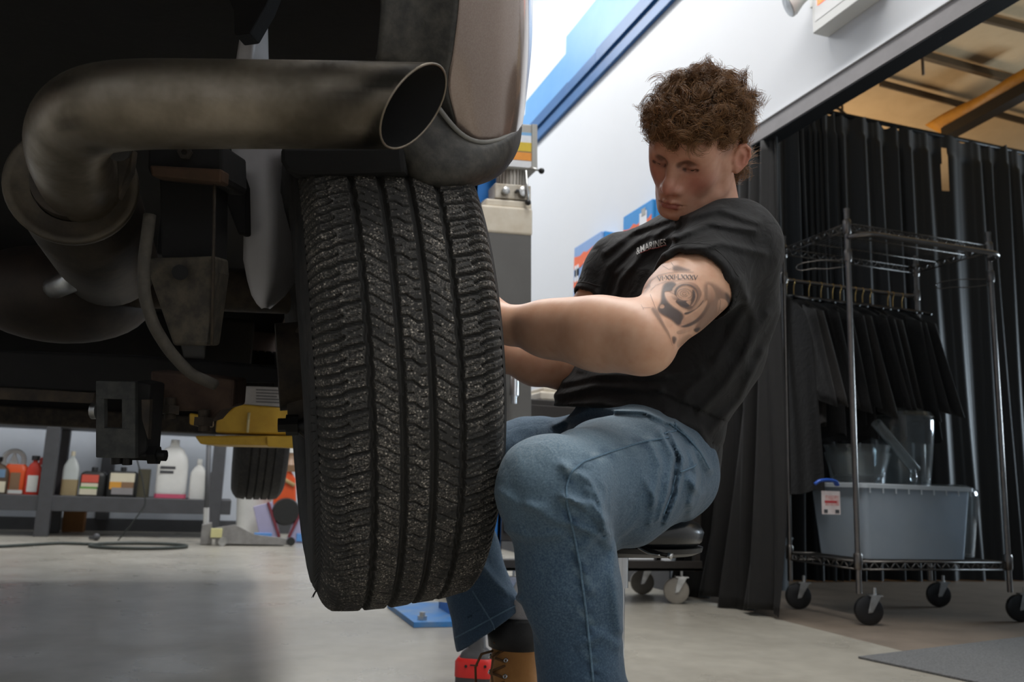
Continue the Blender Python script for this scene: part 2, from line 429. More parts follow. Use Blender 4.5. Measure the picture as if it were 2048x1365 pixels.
# ------------------------------------------------------------------ SDF figures (body, clothes): distance functions meshed by surface nets
def smin(a, b, k):
    h = np.clip(.5 + .5 * (b - a) / k, 0, 1)
    return b + (a - b) * h - k * h * (1 - h)
def smax(a, b, k): return -smin(-a, -b, k)
def s_cap(P, a, b, ra, rb=None):
    a = np.asarray(a, float); b = np.asarray(b, float); rb = ra if rb is None else rb
    d = b - a; q = P - a; t = np.clip(q @ d / (d @ d + 1e-12), 0, 1)
    return np.linalg.norm(q - t[:, None] * d, axis=1) - (ra + (rb - ra) * t)
def s_ell(P, c, r, A=None):
    q = P - np.asarray(c, float)
    if A is not None: q = q @ np.asarray(A).T
    r = np.asarray(r, float)
    k0 = np.linalg.norm(q / r, axis=1); k1 = np.linalg.norm(q / (r * r), axis=1)
    return k0 * (k0 - 1) / (k1 + 1e-9)
def s_sph(P, c, r): return np.linalg.norm(P - np.asarray(c, float), axis=1) - r
def s_chain(P, pts, rs, k=.01):
    d = None
    for i in range(len(pts) - 1):
        e = s_cap(P, pts[i], pts[i + 1], rs[i], rs[i + 1])
        d = e if d is None else smin(d, e, k)
    return d
def s_poly(P, pts):
    """distance to a polyline"""
    return s_chain(P, pts, [0] * len(pts), 1e-4)
def s_loft(P, cs, ws, ds, side):
    """elliptic tube along the centres cs, half width ws along side, half depth ds across it"""
    cs = np.asarray(cs, float); best = np.full(len(P), 1e9); m = len(cs)
    tt = np.zeros(len(P))
    for i in range(m - 1):
        d = cs[i + 1] - cs[i]; t = np.clip((P - cs[i]) @ d / (d @ d), 0, 1)
        e = np.linalg.norm(P - cs[i] - t[:, None] * d, axis=1)
        u = e < best; best[u] = e[u]; tt[u] = i + t[u]
    f = lambda a: np.interp(tt, range(m), a)
    C = np.stack([f(cs[:, k]) for k in range(3)], 1)
    S = np.asarray(side, float)
    if S.ndim == 1: S = np.repeat(S[None], m, 0)
    Sv = np.stack([f(S[:, k]) for k in range(3)], 1); Sv /= np.linalg.norm(Sv, axis=1)[:, None]
    T = np.gradient(cs, axis=0); Tv = np.stack([f(T[:, k]) for k in range(3)], 1); Tv /= np.linalg.norm(Tv, axis=1)[:, None]
    D = np.cross(Tv, Sv); D /= np.linalg.norm(D, axis=1)[:, None]
    q = P - C
    x = (q * Sv).sum(1); y = (q * D).sum(1); z = (q * Tv).sum(1)
    w = f(ws); dd = f(ds)
    zz = np.minimum(w, dd)
    k0 = np.sqrt((x / w) ** 2 + (y / dd) ** 2 + (z / zz) ** 2); k1 = np.sqrt((x / w ** 2) ** 2 + (y / dd ** 2) ** 2 + (z / zz ** 2) ** 2)
    return k0 * (k0 - 1) / (k1 + 1e-9)
def ridge(d, w): return np.exp(-(d / w) ** 2)

def sdf_mesh(fn, lo, hi, h, slack=2.6):
    lo = np.asarray(lo, float); n = np.ceil((np.asarray(hi) - lo) / (4 * h)).astype(int) + 1
    I = np.stack(np.meshgrid(*[np.arange(k) for k in n], indexing='ij'), -1).reshape(-1, 3)
    dc = np.empty(len(I))
    for i in range(0, len(I), 60000):
        dc[i:i + 60000] = fn(lo + (I[i:i + 60000] + .375) * 4 * h)
    N = n * 4
    D = np.repeat(np.repeat(np.repeat(dc.reshape(n), 4, 0), 4, 1), 4, 2).astype(np.float32)
    act = I[np.abs(dc) < 4 * h * slack]
    off = np.stack(np.meshgrid(range(4), range(4), range(4), indexing='ij'), -1).reshape(-1, 3)
    for i in range(0, len(act), 2500):
        G = (act[i:i + 2500, None, :] * 4 + off[None]).reshape(-1, 3)
        D[G[:, 0], G[:, 1], G[:, 2]] = fn(lo + G * h)
    S = D < 0
    cnt = np.zeros(tuple(N - 1), np.int8)
    for o in np.ndindex(2, 2, 2):
        cnt += S[o[0]:N[0] - 1 + o[0], o[1]:N[1] - 1 + o[1], o[2]:N[2] - 1 + o[2]]
    cells = np.argwhere((cnt > 0) & (cnt < 8))
    idx = np.full(tuple(N - 1), -1, np.int32); idx[tuple(cells.T)] = np.arange(len(cells))
    acc = np.zeros((len(cells), 3)); num = np.zeros(len(cells))
    for ax in range(3):
        for a in (0, 1):
            for b in (0, 1):
                o0 = np.zeros(3, int); o0[(ax + 1) % 3] = a; o0[(ax + 2) % 3] = b; o1 = o0.copy(); o1[ax] = 1
                p = cells + o0; q = cells + o1
                d0 = D[tuple(p.T)]; d1 = D[tuple(q.T)]; m = (d0 < 0) != (d1 < 0)
                t = np.where(m, d0 / np.where(m, d0 - d1, 1), 0)
                e = np.tile(o0.astype(float), (len(cells), 1)); e[:, ax] += t
                acc[m] += e[m]; num[m] += 1
    verts = lo + (cells + acc / num[:, None]) * h
    faces = []
    for ax in range(3):
        b, c = (ax + 1) % 3, (ax + 2) % 3
        sl = [slice(0, N[i]) for i in range(3)]; s0 = list(sl); s1 = list(sl)
        s0[ax] = slice(0, N[ax] - 1); s1[ax] = slice(1, N[ax])
        E = np.argwhere(S[tuple(s0)] != S[tuple(s1)])
        E = E[(E[:, b] > 0) & (E[:, c] > 0) & (E[:, b] < N[b] - 1) & (E[:, c] < N[c] - 1)]
        ins = S[tuple(E.T)]
        db = np.zeros(3, int); db[b] = 1; dcv = np.zeros(3, int); dcv[c] = 1
        g = lambda q: idx[tuple(q.T)]
        quad = np.stack([g(E - db - dcv), g(E - dcv), g(E), g(E - db)], 1)
        quad[~ins] = quad[~ins][:, ::-1]
        faces.append(quad[(quad >= 0).all(1)])
    return verts, np.vstack(faces)

def np_mesh(name, v, f, m, parent, smooth=True):
    v = np.asarray(v, float) - np.array(world_loc(parent)) if parent is not None else np.asarray(v, float)
    me = bpy.data.meshes.new(name)
    k = f.shape[1]
    me.vertices.add(len(v)); me.vertices.foreach_set('co', v.astype(np.float32).ravel())
    me.loops.add(f.size); me.loops.foreach_set('vertex_index', f.astype(np.int32).ravel())
    me.polygons.add(len(f)); me.polygons.foreach_set('loop_start', np.arange(0, f.size, k, dtype=np.int32))
    me.update(calc_edges=True); me.validate()
    return link(name, me, m, parent, smooth)
def vcol(o, name, c):
    a = o.data.attributes.new(name, 'FLOAT_COLOR', 'POINT')
    c = np.asarray(c, np.float32)
    if c.shape[1] == 3: c = np.hstack([c, np.ones((len(c), 1), np.float32)])
    a.data.foreach_set('color', c.ravel())
def vfloat(o, name, c):
    a = o.data.attributes.new(name, 'FLOAT', 'POINT'); a.data.foreach_set('value', np.asarray(c, np.float32))
# ------------------------------------------------------------------ the person
def pxy(P):
    q = P - CAMP; z = q @ CF
    return 1024 + FPX * (q @ CR) / z, 682.5 - FPX * (q @ CU) / z
def pline2(x, y, pts):
    d = np.full(len(x), 1e9)
    for (ax, ay), (bx, by) in zip(pts[:-1], pts[1:]):
        dx, dy = bx - ax, by - ay
        t = np.clip(((x - ax) * dx + (y - ay) * dy) / (dx * dx + dy * dy + 1e-9), 0, 1)
        d = np.minimum(d, np.hypot(x - ax - t * dx, y - ay - t * dy))
    return d
def folds(P, lst):
    x, y = pxy(P); o = np.zeros(len(P))
    for pts, w, a in lst: o += a * .001 * ridge(pline2(x, y, pts), w)
    return o

person = thing('person', (0.74, 1.36, 0.0), 'person in black t-shirt and blue jeans sitting on stool and reaching behind the tire', 'person')
# joints
J = dict(neck=at(1428, 440, 1.54), ls=at(1462, 495, 1.395), rs=at(1246, 545, 1.645), le=at(1284, 682, 1.18), lw=at(1000, 646, 1.335),
         re=at(1128, 732, 1.60), rw=at(985, 700, 1.54), lh=at(1340, 952, 1.44), rh=at(1275, 932, 1.65), lk=at(1110, 985, 1.095), la=at(1172, 1400, 1.09),
         rk=at(880, 925, 1.86), ra=at(1012, 1290, 1.77))
# --- head frame
psi, pd, rl = R_(45), R_(34), R_(-25)
ch = nrm([-CF[0], -CF[1], 0]); lh_ = nrm([-CR[0], -CR[1], 0])
hf = lh_ * math.sin(psi) + ch * math.cos(psi)
hl = np.cross(V(0, 0, 1), hf)
hf2 = hf * math.cos(pd) - V(0, 0, 1) * math.sin(pd)
hu = np.cross(hf2, hl)
hl2 = hl * math.cos(rl) + hu * math.sin(rl); hu2 = np.cross(hf2, hl2)
HA = np.stack([hf2, hl2, hu2])          # rows: forward, left, up
HO = at(1390, 305, 1.47)
HS = 0.92
def hw(f, l, z): return HO + HS * (hf2 * f + hl2 * l + hu2 * z)

def zmap(Q):
    Q = Q.copy(); Q[:, 2] = np.where(Q[:, 2] < -.05, -.05 + (Q[:, 2] + .05) / .88, Q[:, 2]); return Q
def head_sdf(Q):
    Q = zmap(Q)
    S = lambda l: np.stack([Q[:, 0], np.abs(Q[:, 1]), Q[:, 2]], 1)
    A = S(0)
    d = s_ell(Q, (-.014, 0, .030), (.098, .074, .088))
    d = smin(d, s_ell(Q, (.038, 0, .042), (.052, .060, .052)), .02)
    d = smin(d, s_ell(Q, (.030, 0, -.040), (.058, .055, .072)), .025)
    d = smin(d, s_cap(A, (-.004, .050, -.058), (.066, .012, -.100), .017, .016), .02)
    d = smin(d, s_cap(A, (-.006, .056, -.020), (-.004, .050, -.060), .016), .02)
    d = smin(d, s_ell(Q, (.074, 0, -.101), (.017, .019, .014)), .012)
    d = smin(d, s_ell(A, (.044, .040, -.028), (.022, .020, .020)), .022)
    d = smin(d, s_ell(A, (.052, .042, .006), (.024, .022, .034)), .02)
    d = smin(d, s_cap(A, (.020, .050, -.070), (.060, .022, -.098), .013), .02)
    d = smin(d, s_ell(Q, (.068, 0, -.070), (.025, .031, .030)), .014)
    d = smin(d, s_chain(A, [(.080, .010, .021), (.075, .030, .025), (.056, .048, .020)], [.010, .011, .010], .006), .014)
    d = smax(d, -s_ell(A, (.093, .030, .001), (.015, .017, .0100)), .012)
    # eye: ball with lids
    eb = s_sph(A, (.068, .0315, .000), .0136)
    d = smin(d, eb, .004)
    slit = s_chain(A, [(.0775, .0205, -.0050), (.0805, .028, -.0062), (.0795, .036, -.0056), (.0750, .0430, -.0026)], [.0016, .0030, .0030, .0014], .001)
    d = smax(d, -slit, .0012)
    crease = s_chain(A, [(.080, .019, .004), (.083, .029, .0075), (.079, .042, .004)], [.0012] * 3, .001)
    d = smax(d, -crease, .003)
    # nose
    n = s_chain(Q, [(.082, 0, .012), (.0890, 0, -.010), (.0985, 0, -.032), (.1010, 0, -.0405)], [.0085, .0088, .0102, .0110], .008)
    n = smin(n, s_ell(A, (.0885, .0130, -.0440), (.0115, .0085, .0085)), .006)
    d = smin(d, n, .010)
    d = smax(d, -s_cap(A, (.0945, .0065, -.0550), (.087, .0085, -.046), .0034), .003)
    # lips
    up = s_chain(A, [(.0955, .000, -.0685), (.0950, .006, -.0672), (.0875, .017, -.0705), (.0795, .0245, -.0745)], [.0036, .0038, .0032, .0018], .004)
    lo = s_chain(A, [(.0930, .000, -.0812), (.0895, .011, -.0802), (.0800, .0235, -.0765)], [.0048, .0042, .0018], .004)
    d = smin(d, smin(up, lo, .002), .004)
    d = smax(d, -s_chain(A, [(.1015, .000, -.0742), (.0960, .010, -.0738), (.0870, .020, -.0750), (.0790, .0265, -.0768)], [.0012] * 4, .001), .0025)
    d = smax(d, -s_ell(Q, (.0945, 0, -.0905), (.008, .018, .005)), .006)
    # ears
    ca, sa = math.cos(.55), math.sin(.55)
    x0, y0 = A[:, 0] + .008, A[:, 1] - .0735
    er = np.stack([x0 * ca - y0 * sa, x0 * sa + y0 * ca, A[:, 2] + .001], 1) / .86      # ear plane swung out from the head
    e = s_ell(er, (-.017, 0, 0), (.0185, .0055, .031))
    e = smin(e, s_ell(er, (-.010, .0005, -.024), (.0085, .0055, .012)), .006)
    rim = s_chain(er, [(-.003, .003, .014), (-.010, .0055, .026), (-.022, .0065, .029), (-.034, .0065, .017), (-.0365, .006, .002), (-.030, .005, -.014), (-.018, .004, -.026)], [.0022, .0030, .0034, .0034, .0032, .0032, .003], .003)
    e = smin(e, rim, .003)
    e = smin(e, s_chain(er, [(-.012, .004, .016), (-.024, .0045, .006), (-.022, .004, -.012), (-.012, .004, -.018)], [.0024] * 4, .002), .003)
    e = smax(e, -s_ell(er, (-.013, .0065, -.004), (.0075, .0062, .0125)), .004)
    e = smin(e, s_ell(er, (-.001, .002, -.006), (.005, .005, .007)), .004) * .86
    d = smin(d, e, .004)
    return d

def hand_sdf(P, w, dirv, palm, thumb, curl):
    """w wrist, dirv pointing to the fingers, palm = direction the palm faces, thumb = side of the thumb"""
    dirv = nrm(dirv); palm = nrm(palm - dirv * (np.asarray(palm) @ dirv)); thumb = np.asarray(thumb, float); side = np.cross(dirv, palm)
    if side @ thumb < 0: side = -side
    pt = lambda a, s, p: w + dirv * a + side * s + palm * p
    d = s_cap(P, w - dirv * .03, pt(.015, 0, 0), .026, .027)
    pal = None
    for s, L in ((.030, .088), (.010, .094), (-.010, .090), (-.029, .080)):
        e = s_cap(P, pt(.012, s * .55, 0), pt(L, s, 0), .0155, .0115)
        pal = e if pal is None else smin(pal, e, .008)
    d = smin(d, pal, .012)
    for s, L, ln in ((.030, .088, (.040, .024, .020)), (.010, .094, (.045, .028, .021)), (-.010, .090, (.041, .026, .020)), (-.029, .080, (.032, .020, .018))):
        p0 = pt(L, s, 0); a = 0; pts = [p0]
        for k, l in enumerate(ln):
            a += curl[k]; p0 = p0 + l * (dirv * math.cos(a) + palm * math.sin(a)); pts.append(p0)
        d = smin(d, s_chain(P, pts, [.0098, .0090, .0082, .0070], .003), .004)
    th = [pt(.022, .022, .006), pt(.048, .046, .018), pt(.078, .052, .034), pt(.100, .048, .046)]
    return smin(d, s_chain(P, th, [.0155, .0120, .0105, .0085], .005), .008)

neck_b = J['neck']; chest = at(1392, 545, 1.46)
A_side = nrm(J['rs'] - J['ls'])
def body_sdf(P):
    d = np.full(len(P), .5)
    # torso inside the shirt
    cs = [at(1318, 900, 1.55), at(1325, 800, 1.545), at(1360, 660, 1.53), at(1385, 560, 1.525), at(1402, 500, 1.53)]
    d = s_loft(P, cs, [.130, .122, .138, .145, .12], [.080, .078, .086, .082, .066], A_side)
    d = smin(d, s_cap(P, at(1430, 490, 1.56), hw(-.045, 0, -.050), .056, .050), .022)          # neck
    d = smin(d, s_cap(P, neck_b + V(.0, 0, -.035), J['ls'], .042, .055), .03)
    d = smin(d, s_cap(P, neck_b + V(.0, 0, -.035), J['rs'], .042, .055), .03)
    # neck muscles from behind the ear to the collar
    d = smin(d, s_cap(P, hw(-.034, .050, -.045), at(1408, 462, 1.49), .013, .015), .014)
    # left arm
    ls, le, lw = J['ls'], J['le'], J['lw']
    ua = nrm(le - ls); fa = nrm(lw - le); out = nrm(np.cross(ua, fa)); bi = nrm(np.cross(out, ua)); bi = bi if bi @ fa > 0 else -bi
    arm = s_cap(P, ls, le, .060, .043)
    arm = smin(arm, s_ell(P, ls + ua * .01, (.062, .062, .062)), .03)
    arm = smin(arm, s_cap(P, ls + ua * .10 + bi * .020, ls + ua * .185 + bi * .022, .040, .036), .03)      # biceps
    arm = smin(arm, s_cap(P, ls + ua * .08 - bi * .020, ls + ua * .20 - bi * .012, .040, .034), .03)       # triceps
    arm = smin(arm, s_ell(P, le - bi * .018 + ua * .014, (.030, .030, .030)), .02)
    L = np.linalg.norm(lw - le)
    f = s_chain(P, [le, le + fa * .07 + out * .0, le + fa * .16, lw], [.042, .0455, .038, .0280], .03)
    f = smin(f, s_cap(P, le + fa * .03 + V(0, 0, .010), le + fa * .11 + V(0, 0, .008), .036, .032), .04)
    arm = smin(arm, f, .022)
    hd = hand_sdf(P, lw, nrm(V(-.16, .55, .25)), V(-1, -.12, 0), V(0, 0, 1), (.35, .55, .4))
    d = smin(d, smin(arm, hd, .012), .02)
    # right arm
    rs, re, rw = J['rs'], J['re'], J['rw']
    fa2 = nrm(rw - re); ua2 = nrm(re - rs)
    arm2 = s_cap(P, rs, re, .056, .042)
    arm2 = smin(arm2, s_cap(P, rs + ua2 * .08 + V(-.02, 0, 0), rs + ua2 * .16 + V(-.018, 0, 0), .034, .032), .02)
    arm2 = smin(arm2, s_chain(P, [re, re + fa2 * .06, rw], [.043, .046, .029], .02), .02)
    hd2 = hand_sdf(P, rw, nrm(V(-.25, -.35, .3)), V(-1, .2, 0), V(0, 0, 1), (.3, .5, .4))
    d = smin(d, smin(arm2, hd2, .012), .02)
    # head only where it is
    Q = (P - HO) @ HA.T / HS
    near = (np.abs(Q[:, 0]) < .19) & (np.abs(Q[:, 1]) < .16) & (np.abs(Q[:, 2]) < .20)
    hdist = np.maximum(np.linalg.norm(Q, axis=1) - .13, .02)
    if near.any(): hdist[near] = head_sdf(Q[near])
    d = smin(d, hdist * HS, .014)
    return d

bv, bf = sdf_mesh(body_sdf, (.26, .95, .55), (1.0, 1.75, 1.30), .0024)

# skin colour: base, redder cheeks / lips / ear, brows
def skin_paint(v):
    Q = zmap((v - HO) @ HA.T / HS); A = np.stack([Q[:, 0], np.abs(Q[:, 1]), Q[:, 2]], 1)
    base = np.array(srgb(214, 166, 136)[:3]); c = np.tile(base, (len(v), 1))
    def blend(c, col, w): w = np.clip(w, 0, 1)[:, None]; return c * (1 - w) + np.array(srgb(*col)[:3]) * w
    inh = (np.abs(Q[:, 0]) < .14) & (np.abs(Q[:, 2]) < .14) & (np.abs(Q[:, 1]) < .12)
    g = lambda p, r: ridge(np.linalg.norm((A - p) / r, axis=1), 1) * inh
    c = blend(c, (204, 146, 126), .45 * inh * (Q[:, 2] < .09))
    c = blend(c, (196, 116, 104), .6 * g(V(.070, .042, -.028), V(.03, .028, .024)))
    c = blend(c, (196, 118, 106), .6 * g(V(.108, 0, -.040), V(.02, .018, .018)))
    c = blend(c, (190, 104, 90), .55 * g(V(-.025, .090, -.005), V(.024, .02, .036)))
    lips = s_chain(A, [(.0955, .000, -.0695), (.0875, .015, -.0715), (.0795, .0235, -.0750)], [.0056, .0050, .002], .004)
    lips = np.minimum(lips, s_chain(A, [(.0930, .000, -.0812), (.0890, .011, -.0802), (.0800, .0225, -.0765)], [.0066, .006, .002], .004))
    c = blend(c, (168, 92, 84), .85 * np.clip(-lips / .002 + .3, 0, 1) * inh)
    brow = s_chain(A, [(.087, .011, .0040), (.0825, .028, .0098), (.066, .048, .0090)], [.0050, .0060, .0040], .004)
    c = blend(c, (78, 52, 38), .75 * np.clip(-brow / .004 + .6, 0, 1) * inh)
    lash = s_chain(A, [(.079, .0185, -.0048), (.083, .028, -.0062), (.0815, .036, -.0056), (.0765, .0445, -.0024)], [.0030] * 4, .001)
    c = blend(c, (44, 28, 24), .92 * np.clip(-lash / .0012 + .5, 0, 1) * inh)
    c = blend(c, (118, 74, 62), .65 * g(V(.080, .028, -.003), V(.018, .018, .0085)))  # shade of the eye socket put into the skin colour
    # short stubble under the jaw and the faded hair round the ear
    c = blend(c, (104, 78, 62), .55 * np.clip((Q[:, 2] - .002) / .02, 0, 1) * np.clip((A[:, 1] - .052) / .012, 0, 1) * np.clip((.036 - Q[:, 0]) / .02, 0, 1) * np.clip((Q[:, 0] + .005) / .01 + .6, 0, 1) * inh * (np.abs(A[:, 1]) < .078))
    return c
M_skin = mat('skin', srgb(214, 166, 136), .48, sss=.12, bump=(900, .12, .0006))
nt = M_skin.node_tree; an = nt.nodes.new('ShaderNodeAttribute'); an.attribute_name = 'tint'
nz = nt.nodes.new('ShaderNodeTexNoise'); nz.inputs['Scale'].default_value = 60; tc_ = nt.nodes.new('ShaderNodeTexCoord'); nt.links.new(tc_.outputs['Object'], nz.inputs['Vector'])
mx_ = nt.nodes.new('ShaderNodeMix'); mx_.data_type = 'RGBA'; mx_.blend_type = 'SOFT_LIGHT'; mx_.inputs['Factor'].default_value = .35
nt.links.new(an.outputs['Color'], mx_.inputs['A']); nt.links.new(nz.outputs['Fac'], mx_.inputs['B'])
nt.links.new(mx_.outputs['Result'], nt.nodes['Principled BSDF'].inputs['Base Color'])
body = np_mesh('body', bv, bf, M_skin, person)
vcol(body, 'tint', skin_paint(bv))
BVH_body = BVHTree.FromPolygons([tuple(x) for x in bv], [tuple(int(i) for i in q) for q in bf])

# --- tattoo: ink on the upper arm, laid on the skin as its own thin layer
def ink(n):
    """ink density on an n x n patch whose coordinates run 0..1365"""
    x, y = np.meshgrid(np.linspace(0, 1365, n), np.linspace(0, 1365, n)); I = np.zeros((n, n))
    def blur(m, r):
        k = max(1, int(r / 1365 * n)); w = np.hanning(2 * k + 3)[1:-1]; w /= w.sum()
        for ax in (0, 1): m = np.apply_along_axis(lambda v: np.convolve(v, w, 'same'), ax, m)
        return m
    def inside(pts):
        c = np.zeros(x.shape, bool); p = np.array(pts, float)
        # round the corners a little
        for _ in range(2): p = np.stack([.75 * p + .25 * np.roll(p, -1, 0), .25 * p + .75 * np.roll(p, -1, 0)], 1).reshape(-1, 2)
        for (ax, ay), (bx, by) in zip(p, np.roll(p, -1, 0)):
            if ay != by: c ^= ((ay > y) != (by > y)) & (x < (bx - ax) * (y - ay) / (by - ay) + ax)
        return c.astype(float)
    def fill(pts, v, r=16, k=1.0):
        nonlocal I
        m = blur(inside(pts), r) * k; I = I * (1 - m) + v * m
    def grad(pts, d0, v0, d1, v1, r=8):
        nonlocal I
        m = blur(inside(pts), r); d0, d1 = np.array(d0, float), np.array(d1, float); e = d1 - d0
        t = np.clip(((x - d0[0]) * e[0] + (y - d0[1]) * e[1]) / (e @ e), 0, 1); I = I * (1 - m) + (v0 + (v1 - v0) * t) * m
    def line(pts, w, a):
        nonlocal I
        I = np.maximum(I, a * np.clip(1.6 - pline2(x.ravel(), y.ravel(), pts).reshape(x.shape) / w, 0, 1))
    fill([(880, 340), (1060, 380), (1240, 560), (1260, 690), (1120, 830), (960, 960), (820, 1010), (760, 940), (900, 700)], .40, 50)
    fill([(1150, 450), (1280, 600), (1250, 720), (1200, 640)], .70, 30)
    fill([(500, 130), (620, 160), (760, 215), (600, 215), (480, 210)], .55, 24)
    fill([(230, 280), (280, 330), (140, 480), (70, 520)], .42, 34)
    fill([(190, 690), (260, 680), (330, 800), (420, 980), (480, 1120), (400, 1000), (280, 820)], .45, 24)
    fill([(370, 370), (490, 340), (560, 400), (480, 480), (400, 480), (390, 560), (470, 660), (600, 740), (640, 800), (600, 900), (560, 930), (470, 840), (330, 770), (280, 700), (340, 620), (345, 500)], .80, 30)
    grad([(340, 640), (380, 650), (385, 690), (340, 705), (310, 690)], (385, 650), .1, (310, 700), .35)
    # outer whorl behind the bud
    grad([(470, 470), (520, 390), (640, 340), (790, 370), (870, 470), (860, 600), (780, 700), (690, 740), (600, 700), (540, 600)], (600, 420), .18, (830, 560), .42)
    grad([(500, 500), (540, 410), (650, 372), (770, 405), (830, 500), (800, 610), (720, 720), (620, 690), (540, 620)], (560, 420), .72, (800, 620), .62, 10)
    grad([(530, 500), (570, 420), (660, 392), (760, 425), (815, 510), (790, 600), (735, 690), (700, 600), (560, 580)], (560, 420), .10, (800, 600), .16, 9)
    grad([(740, 440), (780, 470), (785, 560), (745, 640), (700, 680), (690, 620), (745, 560)], (700, 560), .45, (780, 560), .85, 12)
    fill([(640, 420), (700, 430), (745, 480), (740, 550), (680, 590), (600, 590), (555, 540), (560, 460)], .10, 8)
    grad([(500, 600), (600, 612), (700, 596), (735, 600), (700, 690), (600, 665)], (520, 600), .80, (700, 680), .86, 12)
    grad([(650, 610), (735, 585), (712, 665), (690, 640)], (660, 600), .08, (720, 660), .2, 6)
    grad([(378, 478), (440, 474), (500, 505), (560, 560), (500, 600), (540, 650), (620, 690), (712, 722), (640, 728), (540, 700), (450, 630), (395, 550)], (400, 480), .02, (640, 720), .10, 7)
    grad([(450, 520), (520, 540), (570, 580), (505, 598)], (450, 520), .05, (560, 585), .45, 10)
    # petals wrapping the right side
    grad([(880, 470), (905, 490), (880, 600), (800, 690), (720, 730), (800, 640), (850, 560)], (890, 480), .02, (730, 720), .25, 7)
    grad([(905, 560), (870, 640), (780, 720), (660, 790), (620, 760), (720, 735), (810, 690)], (900, 560), .75, (640, 780), .85, 12)
    grad([(930, 575), (945, 620), (880, 740), (760, 850), (640, 915), (590, 890), (620, 830), (740, 770), (850, 690)], (930, 580), .04, (600, 890), .18, 9)
    grad([(960, 610), (980, 660), (900, 790), (800, 890), (660, 950), (570, 930), (640, 918), (780, 850), (890, 740)], (960, 620), .45, (600, 930), .85, 14)
    grad([(930, 370), (1010, 420), (1060, 560), (960, 650), (930, 570), (950, 480)], (1000, 420), .08, (950, 640), .45, 14)
    grad([(1080, 560), (1190, 580), (1215, 690), (1120, 740), (1070, 830), (1060, 700)], (1150, 600), .05, (1070, 800), .4, 12)
    fill([(370, 840), (470, 850), (500, 920), (430, 970), (380, 900)], .08, 16)
    grad([(520, 1000), (640, 960), (770, 930), (780, 965), (560, 1050)], (640, 950), .06, (560, 1050), .3, 10)
    fill([(760, 960), (860, 930), (820, 1010), (770, 1000)], .75, 14)
    fill([(470, 1050), (550, 1075), (500, 1190)], .66, 18)
    grad([(540, 1090), (760, 1010), (700, 1150), (540, 1230)], (560, 1080), .06, (640, 1200), .3, 14)
    # ribbon left bare for the lettering
    fill([(195, 350), (300, 270), (420, 238), (560, 224), (760, 228), (1000, 290), (1010, 350), (760, 322), (560, 330), (400, 352), (280, 398), (208, 460)], .03, 7)
    for r, a0, a1 in ((22, 0, 5.5), (46, .6, 6.4), (76, 2.0, 7.4)):
        t = np.linspace(a0, a1, 22); line([(640 + r * (1 + .05 * q) * math.cos(q), 508 + r * .86 * math.sin(q)) for q in t], 3.0, .6)
    for pts in ([(378, 478), (440, 474), (520, 520)], [(205, 460), (270, 400), (380, 352), (560, 332), (760, 324)], [(195, 345), (300, 268), (420, 238), (560, 222), (760, 228)], [(200, 520), (260, 680), (330, 830), (430, 1000), (480, 1180)],
                [(350, 140), (440, 190), (470, 180)], [(80, 650), (110, 710)], [(110, 690), (200, 690)], [(1100, 680), (1060, 830), (960, 920)], [(1100, 720), (1210, 720)], [(1070, 540), (1110, 600), (1100, 700)], [(470, 100), (510, 160)]):
        line(pts, 3, .5)
    def glyph(ch, cx, cy, ang, s):
        T = {'V': [[(-.4, -.5), (0, .5)], [(.4, -.5), (0, .5)]], 'I': [[(0, -.5), (0, .5)]], 'X': [[(-.4, -.5), (.4, .5)], [(.4, -.5), (-.4, .5)]], 'L': [[(-.3, -.5), (-.3, .5)], [(-.3, .5), (.3, .5)]], '.': [[(-.04, 0), (.04, 0)]]}[ch]
        ca, sa = math.cos(ang), math.sin(ang)
        for st in T: line([(cx + s * (a * ca - b * sa), cy + s * (a * sa + b * ca)) for a, b in st], 4.6 if st[0][0] < 0 or ch == 'I' else 3.2, .97)
    wd = {'V': 46, 'I': 18, 'X': 48, 'L': 40, '.': 20}; cx = 294.0
    for chh in 'VI.XXI.LXXXV':
        cx += wd[chh] / 2 + 3; q = (cx - 294) / 680; cy = 312 - 60 * q * (2.0 - 2.05 * q) + 8 * q; sl = (-120 + 246 * q + 8) / 680
        glyph(chh, cx, cy, math.atan(sl), 52); cx += wd[chh] / 2 + 3
    return np.clip(I, 0, 1)
n = 400
iv = ink(n).ravel()
gx, gy = np.meshgrid(np.linspace(0, 1365, n), np.linspace(0, 1365, n)); gx = gx.ravel(); gy = gy.ravel()
pv = np.zeros((n * n, 3)); hit = np.zeros(n * n, bool)
for i in np.nonzero((iv > .015) | (((gx - 650) / 560) ** 2 + ((gy - 600) / 520) ** 2 < 1))[0]:
    r = pray(1270 + gx[i] / 6.5, 510 + gy[i] / 6.5)
    h = BVH_body.ray_cast(Vector(CAMP), Vector(nrm(r)))
    if h[0] is not None and s_cap(np.array(h[0])[None], J['ls'], J['le'], 0)[0] < .082:
        pv[i] = np.array(h[0]) + .0005 * (np.array(h[1]) - nrm(r)) ; hit[i] = True
q = np.arange(n * n).reshape(n, n)
qf = np.stack([q[:-1, :-1], q[1:, :-1], q[1:, 1:], q[:-1, 1:]], -1).reshape(-1, 4)
qf = qf[hit[qf].all(1)]
span = np.ptp(pv[qf], axis=1).max(1); qf = qf[span < .004]
use = np.unique(qf); rm = np.full(n * n, -1); rm[use] = np.arange(len(use))
M_ink = bpy.data.materials.new('tattoo_ink'); M_ink.use_nodes = True
nt = M_ink.node_tree; p_ = nt.nodes['Principled BSDF']; p_.inputs['Base Color'].default_value = srgb(52, 50, 54); p_.inputs['Roughness'].default_value = .5
a_ = nt.nodes.new('ShaderNodeAttribute'); a_.attribute_name = 'ink'; nt.links.new(a_.outputs['Fac'], p_.inputs['Alpha'])
